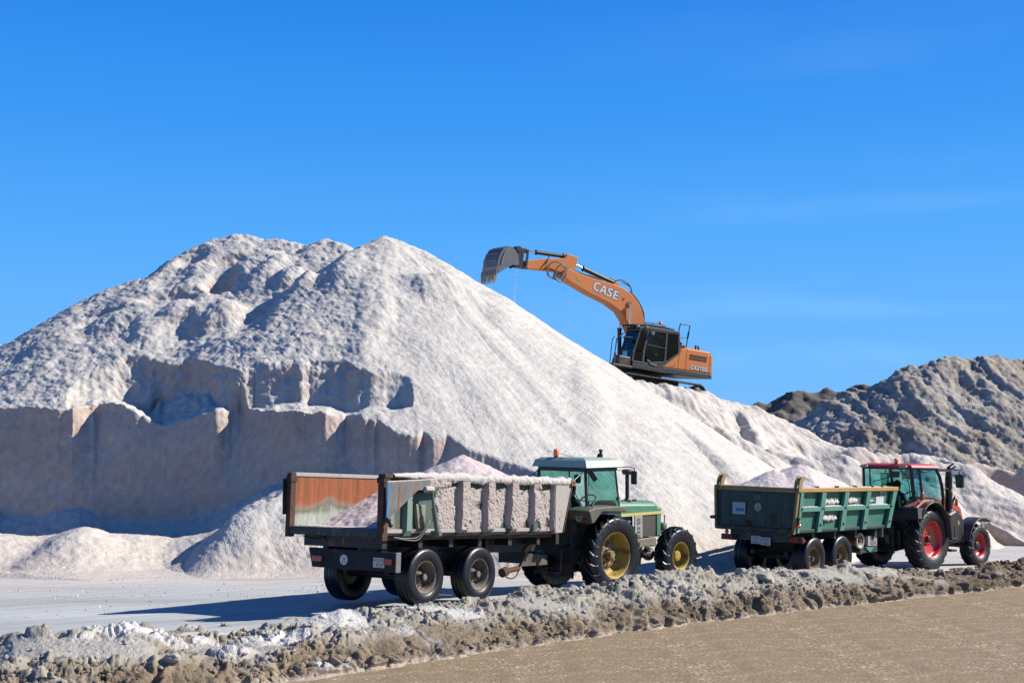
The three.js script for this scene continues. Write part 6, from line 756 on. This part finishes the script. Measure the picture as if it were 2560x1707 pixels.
    const lip = new MB(); lip.prism([[8.17, 4.26], [8.21, 4.25], [8.19, 3.92], [8.15, 3.92]], z0 - 0.01, z1 + 0.01, 0.008); lip.build('lip', edge, g);
    for (let k = 0; k < 6; k++) { const z = lerp(z0 + 0.07, z1 - 0.07, k / 5), t = new MB(); t.box(8.13, 8.26, 3.88, 4.06, z - 0.05, z + 0.05, 0.012); t.frustum(8.17, 8.21, z - 0.018, z + 0.018, 3.56, 8.12, 8.26, z - 0.05, z + 0.05, 3.90); t.build('tooth', edge, g); }
    const ear = new MB(); for (const z of [-0.26, 0.26]) ear.prism([[7.42, 5.03], [7.05, 5.26], [6.98, 5.1], [6.95, 4.5], [7.1, 4.38], [7.3, 4.5]], z - 0.03, z + 0.03, 0.01); ear.cyl([6.98, 4.55, -0.3], [6.98, 4.55, 0.3], 0.09); ear.build('bucket_ear', bk, g); }
  // upper structure
  { const o = new MB(); o.prism([[1.66, 1.02], [1.66, 1.24], [0.2, 1.28], [-2.58, 1.30], [-2.62, 1.10], [-1.0, 1.06], [0.1, 1.0]], -1.33, 1.33, 0.03); o.build('deck', dk, T); const c = new MB(); c.prism([[0.10, 1.27], [-0.66, 1.95], [-0.82, 2.14], [-1.0, 2.23], [-1.15, 2.25], [-2.37, 2.25], [-2.52, 2.1], [-2.60, 1.75], [-2.62, 1.30]].map((q) => q), -1.33, 1.33, 0.06); c.build('engine_cover', O, T); const cw = new MB(); cw.prismY([[-2.30, -1.30], [-2.55, -1.30], [-2.72, -0.95], [-2.78, 0], [-2.72, 0.95], [-2.55, 1.30], [-2.3, 1.30]], 1.12, 2.16, 0.06); cw.build('counterweight', O, T);
    const s = new MB(); for (const x of [-0.72, -1.12, -2.40]) s.box(x - 0.008, x + 0.008, 1.30, x > -0.8 ? 1.95 : 2.2, -1.336, -1.326, 0.002); s.box(-0.55, -0.25, 1.36, 1.37, -1.336, -1.328, 0.002); s.box(-0.55, -0.54, 1.36, 1.54, -1.336, -1.328, 0.002); s.build('panel_gap', std(0.10, 0.035, 0.012, 0.8), T); const gm = std(0.075, 0.028, 0.014, 0.85); for (const y of [1.96, 1.83]) { const v = new MB(); v.box(-2.22, -1.28, y - 0.05, y + 0.05, -1.342, -1.32, 0.006); v.build('louvre', gm, T); } const h = new MB(); h.box(-2.36, -1.2, 2.24, 2.34, -0.9, 0.9, 0.04); h.box(-1.25, -0.9, 2.2, 2.42, -1.0, -0.3, 0.04); h.ball([-0.98, 2.46, -0.9], 0.13, 10); h.tube([[-1.75, 2.28, -1.1], [-1.72, 2.42, -1.1], [-1.86, 2.42, -1.1], [-1.9, 2.28, -1.1]], 0.04, 6); h.build('hood', dk, T);
    const ylab = new MB(); ylab.box(-2.36, -2.24, 2.02, 2.15, -1.338, -1.33, 0.002); ylab.build('warning_label', std(0.55, 0.42, 0.12, 0.6), T); const rs = new MB(); rs.box(-0.6, 0.9, 1.24, 1.55, 0.5, 1.33, 0.05); rs.build('tool_box', dk, T); }
  // cab
  { const zo = -1.33, zi = -0.36; const fr = new MB(); const pil = (a, b, w) => { fr.bar([a[0], a[1], zo + 0.05], [b[0], b[1], zo + 0.05], w, 0.08); }; pil([1.66, 1.30], [1.62, 1.75], 0.09); pil([1.62, 1.75], [1.40, 2.68], 0.08); pil([1.10, 1.30], [1.12, 1.80], 0.12); pil([1.12, 1.80], [0.98, 2.72], 0.11); pil([-0.03, 1.45], [0.02, 2.74], 0.10); pil([-0.70, 1.95], [-0.62, 2.80], 0.09); pil([1.45, 2.70], [-0.62, 2.80], 0.10); pil([-0.68, 1.93], [0.15, 1.30], 0.10); pil([0.9, 1.32], [0.0, 1.45], 0.10); fr.box(0.05, 1.66, 1.24, 1.34, zo, zi); for (const [a, b] of [[[1.62, 1.75], [1.40, 2.68]], [[1.66, 1.3], [1.62, 1.75]], [[-0.66, 1.5], [-0.62, 2.8]]]) fr.bar([a[0], a[1], zi - 0.04], [b[0], b[1], zi - 0.04], 0.08); fr.bar([1.62, 1.77, zo + 0.05], [1.62, 1.77, zi - 0.04], 0.05); fr.bar([1.40, 2.68, zo + 0.05], [1.40, 2.68, zi - 0.04], 0.08); fr.box(-0.70, -0.62, 1.3, 2.8, zo + 0.1, zi); fr.box(-0.62, 1.3, 1.3, 1.85, zi - 0.06, zi); fr.build('cab_frame', dk, T);
    const rf = new MB(); rf.prism([[1.50, 2.70], [1.46, 2.80], [1.0, 2.86], [-0.60, 2.90], [-0.68, 2.82], [-0.66, 2.74]], zo, zi, 0.03); rf.build('cab_roof', dk, T); const vs = new MB(); vs.prism([[1.72, 2.80], [1.68, 2.87], [0.95, 2.98], [0.2, 3.0], [-0.4, 2.95], [-0.4, 2.91], [1.0, 2.88]], zo + 0.05, zi - 0.02, 0.01); vs.build('roof_guard', bk, T);
    const gl = glass(0.10, 0.14, 0.16), gl2 = glass(0.22, 0.32, 0.30); const pane = (name, pts, m) => { const s = new THREE.Shape(pts.map((q) => new THREE.Vector2(...q))); const g = new THREE.ShapeGeometry(s); g.translate(0, 0, zo + 0.04); return mesh(name, g, m, T); };
    pane('side_window', [[1.15, 1.80], [1.58, 1.78], [1.38, 2.66], [1.01, 2.68]], gl2); pane('lower_window', [[1.14, 1.36], [1.60, 1.36], [1.58, 1.74], [1.14, 1.76]], glass(0.35, 0.52, 0.47)); pane('door_window', [[0.03, 1.5], [0.9, 1.42], [1.06, 1.8], [0.93, 2.68], [0.05, 2.72]], gl2); pane('rear_side_window', [[-0.64, 2.02], [-0.1, 1.62], [-0.04, 2.72], [-0.58, 2.76]], gl);
    mesh('windscreen', new MB().quad([1.63, 1.77, zo + 0.08], [1.63, 1.77, zi - 0.06], [1.41, 2.67, zi - 0.06], [1.41, 2.67, zo + 0.08]).g[0], gl2, T); mesh('lower_windscreen', new MB().quad([1.67, 1.32, zo + 0.08], [1.67, 1.32, zi - 0.06], [1.64, 1.74, zi - 0.06], [1.64, 1.74, zo + 0.08]).g[0], gl2, T);
    mesh('far_window', new MB().quad([1.6, 1.8, zi], [-0.62, 1.8, zi], [-0.62, 2.75, zi], [1.4, 2.68, zi]).g[0], glass(0.05, 0.06, 0.07), T);
    const st = new MB(); st.box(0.0, 0.5, 1.55, 1.68, -1.08, -0.6, 0.05); st.box(-0.12, 0.02, 1.6, 2.25, -1.06, -0.62, 0.05); st.box(-0.12, 0.0, 2.28, 2.48, -0.98, -0.7, 0.04); st.box(0.0, 0.6, 1.34, 1.56, -1.1, -0.55, 0.02); st.build('seat', std(0.02, 0.02, 0.02, 0.8), T); const dn = new MB(); dn.pipe([[0.95, 1.44, zo - 0.02], [0.78, 1.42, zo - 0.02], [0.74, 1.31, zo - 0.02], [0.42, 1.28, zo - 0.02]], 0.016, 6); dn.build('door_handle', std(0.16, 0.16, 0.17, 0.5), T); const dl = new MB(); dl.bar([0.06, 2.06, zo], [1.0, 2.10, zo], 0.03); dl.build('door_rail', bk, T); const lm = new MB(); lm.cyl([0.86, 2.62, zo - 0.03], [0.80, 2.60, zo - 0.12], 0.07); lm.cyl([1.5, 2.8, zo + 0.05], [1.58, 2.79, zo + 0.02], 0.06); lm.cyl([1.1, 2.82, zo - 0.02], [1.18, 2.81, zo - 0.05], 0.06); lm.build('work_lamp', std(0.25, 0.25, 0.26, 0.3), T); }
  { const o = new MB(); o.pipe([[2.50, 1.15, -1.2], [2.50, 1.6, -1.2], [2.49, 2.11, -1.2], [2.39, 2.25, -1.2], [2.13, 2.43, -1.2], [1.9, 2.36, -0.6]], 0.022, 6); o.pipe([[2.39, 2.25, -1.2], [1.68, 2.30, -1.2]], 0.016, 6); o.pipe([[2.5, 1.15, -0.9], [2.5, 2.1, -0.9], [2.4, 2.25, -0.9]], 0.018, 6); o.pipe([[1.11, 2.98, -1.1], [0.95, 3.05, -1.1], [0.35, 3.08, -1.1], [0.0, 3.05, -1.1]], 0.022, 6); o.cyl([0.66, 2.95, -1.1], [0.66, 3.06, -1.1], 0.016); o.pipe([[-0.66, 2.85, -1.2], [-0.71, 3.24, -1.2], [-1.23, 3.24, -1.2], [-1.14, 2.25, -1.2]], 0.024, 6); o.pipe([[-0.70, 2.62, -1.2], [-1.2, 2.70, -1.2]], 0.018, 6); o.cyl([-1.2, 2.95, -1.2], [-1.18, 2.7, -1.2], 0.04); o.build('guard_rail', bk, T); const b = new MB(); b.latheY([[0.06, 0], [0.075, 0.05], [0.06, 0.13], [0.001, 0.16]], [0.27, 3.06, -1.1], 12); b.build('beacon', M.amber, T); const st = new MB(); st.box(1.7, 2.36, 1.05, 1.48, -1.30, -0.85, 0.08); st.box(1.6, 2.62, 0.98, 1.10, -1.33, -0.5, 0.04); st.build('front_box', paint(0.018, 0.016, 0.017, { rust: 0.08, dirt: 0.1 }), T); const mm = new MB(); mm.bar([2.5, 1.15, -1.22], [2.5, 1.55, -1.22], 0.09, 0.05); mm.ball([1.75, 2.3, -0.75], 0.09, 8); mm.build('mirror', bk, T); }
  // tracks
  { const o = new MB(); o.cyl([0, 0.82, 0], [0, 1.04, 0], 0.72, 0.72, 28); o.box(-1.2, 1.2, 0.45, 0.8, -0.9, 0.9, 0.05); o.build('undercarriage', bk, T); const saltyTrack = paint(0.06, 0.06, 0.06, { rust: 0.1, dirt: 0.35, dirtCol: [0.5, 0.49, 0.47] });
    for (const zc of [-1.2, 1.2]) { const g = grp('track', T); const L = 1.85, R = 0.40, yc = 0.36; const fr = new MB(); fr.box(-L, L, yc - 0.18, yc + 0.2, zc - 0.2, zc + 0.2, 0.05); fr.latheZ([[0.001, 0.25], [0.3, 0.25], [0.33, 0.1], [0.33, -0.1], [0.3, -0.25], [0.001, -0.25]], [L, yc, zc], 20); fr.latheZ([[0.001, 0.25], [0.3, 0.25], [0.33, 0.1], [0.33, -0.1], [0.3, -0.25], [0.001, -0.25]], [-L, yc, zc], 20); for (let k = 0; k < 7; k++) { const x = -1.5 + k * 0.5; fr.cyl([x, 0.12, zc - 0.25], [x, 0.12, zc + 0.25], 0.1); } fr.build('track_frame', bk, g);
      const P = 2 * L * 2 + 2 * Math.PI * R, n = 48, shoe = new MB(); shoe.box(-0.095, 0.095, -0.02, 0.012, -0.3, 0.3, 0.006); shoe.box(-0.06, -0.04, 0.0, 0.04, -0.3, 0.3, 0.004); shoe.box(0.03, 0.05, 0.0, 0.03, -0.3, 0.3, 0.004); const sgeo = boxUV(mergeGeometries(shoe.g)); for (let k = 0; k < n; k++) { let s = k / n * P, x, y, a; if (s < 2 * L) { x = -L + s; y = yc + R; a = 0; } else if (s < 2 * L + Math.PI * R) { const t = (s - 2 * L) / R; x = L + R * Math.sin(t); y = yc + R * Math.cos(t); a = -t; } else if (s < 4 * L + Math.PI * R) { x = L - (s - 2 * L - Math.PI * R); y = yc - R; a = Math.PI; } else { const t = (s - 4 * L - Math.PI * R) / R; x = -L - R * Math.sin(t); y = yc - R * Math.cos(t); a = Math.PI - t; } const m = mesh('track_shoe', sgeo, saltyTrack, g); m.position.set(x, y, zc); m.rotation.z = a; } } }
  person('person', T, [0.2, 1.72, -0.84], { bones: seatedBones, cap: false, hairCol: [0.012, 0.01, 0.01], color: (x, y, z) => (y > 0.55 ? [0.30, 0.17, 0.11] : y > 0.02 && x < 0.12 && Math.abs(z) < 0.19 ? [0.16, 0.62, 0.06] : x > 0.3 && y > 0.12 ? [0.3, 0.17, 0.11] : y > 0.13 ? [0.06, 0.20, 0.22] : [0.03, 0.035, 0.05]) }, 'person in a bright green vest sitting in the excavator cab');
  // lettering
  const font = await new FontLoader().loadAsync('fonts/droid/droid_sans_bold.typeface.json');
  const word = (txt, size, x, y, ang, slant, wide) => { const mk = (grow, depth) => { const g = new TextGeometry(txt, { font, size, depth, curveSegments: 5, bevelEnabled: grow > 0, bevelSize: grow, bevelThickness: 0.001, bevelSegments: 1 }); g.computeBoundingBox(); const c = g.boundingBox.getCenter(new THREE.Vector3()); g.translate(-c.x, -c.y, 0); g.applyMatrix4(new THREE.Matrix4().set(wide, slant, 0, 0, 0, 1, 0, 0, 0, 0, 1, 0, 0, 0, 0, 1)); g.rotateY(Math.PI); g.rotateZ(ang); return g; };
    const a = mesh('lettering', mk(0.026 * size / 0.35, 0.002), std(0.015, 0.015, 0.017, 0.5), T); a.position.set(x, y, -0.2905); const b = mesh('lettering', mk(0.006 * size / 0.35, 0.002), std(0.62, 0.62, 0.64, 0.45), T); b.position.set(x, y, -0.2955); return [a, b]; };
  word('CASE', 0.37, 2.68, 4.17, 0.20, 0.0, 1.12);
  for (const m of word('CX210D', 0.18, -1.85, 1.47, 0.0, 0.12, 1.05)) { m.position.z -= 1.045; }
}
{ // salt trickling from the bucket
  const r = rng(31), n = 190, g = new THREE.IcosahedronGeometry(0.010, 0), m = std(0.75, 0.74, 0.74, 0.8), im = new THREE.InstancedMesh(g, m, n), q = new THREE.Matrix4();
  const a = digger.localToWorld(v3(7.15, 4.36, -0.45)), b = digger.localToWorld(v3(8.17, 3.6, -0.2));
  for (let i = 0; i < n; i++) { const t = Math.pow(r(), 0.7); let p; if (i < 120) p = v3(a.x - 0.45 * Math.pow(t, 0.6) * 0.5 + (r() - 0.5) * (0.06 + 0.1 * t), a.y - 2.3 * t, a.z + (r() - 0.5) * 0.3); else p = v3(b.x - 0.35 + (r() - 0.5) * 0.8 - 0.1 * t, b.y - 0.7 * t, b.z + (r() - 0.5) * 1.0); const s = 0.5 + r() * 1.1; q.makeScale(s, s * (1 + t), s); q.setPosition(p); im.setMatrixAt(i, q); }
  im.name = 'falling_salt'; tag(im, 'thin trickle of salt falling from the excavator bucket', 'falling salt', null, 'stuff'); scene.add(im);
}
renderer.render(scene, camera);
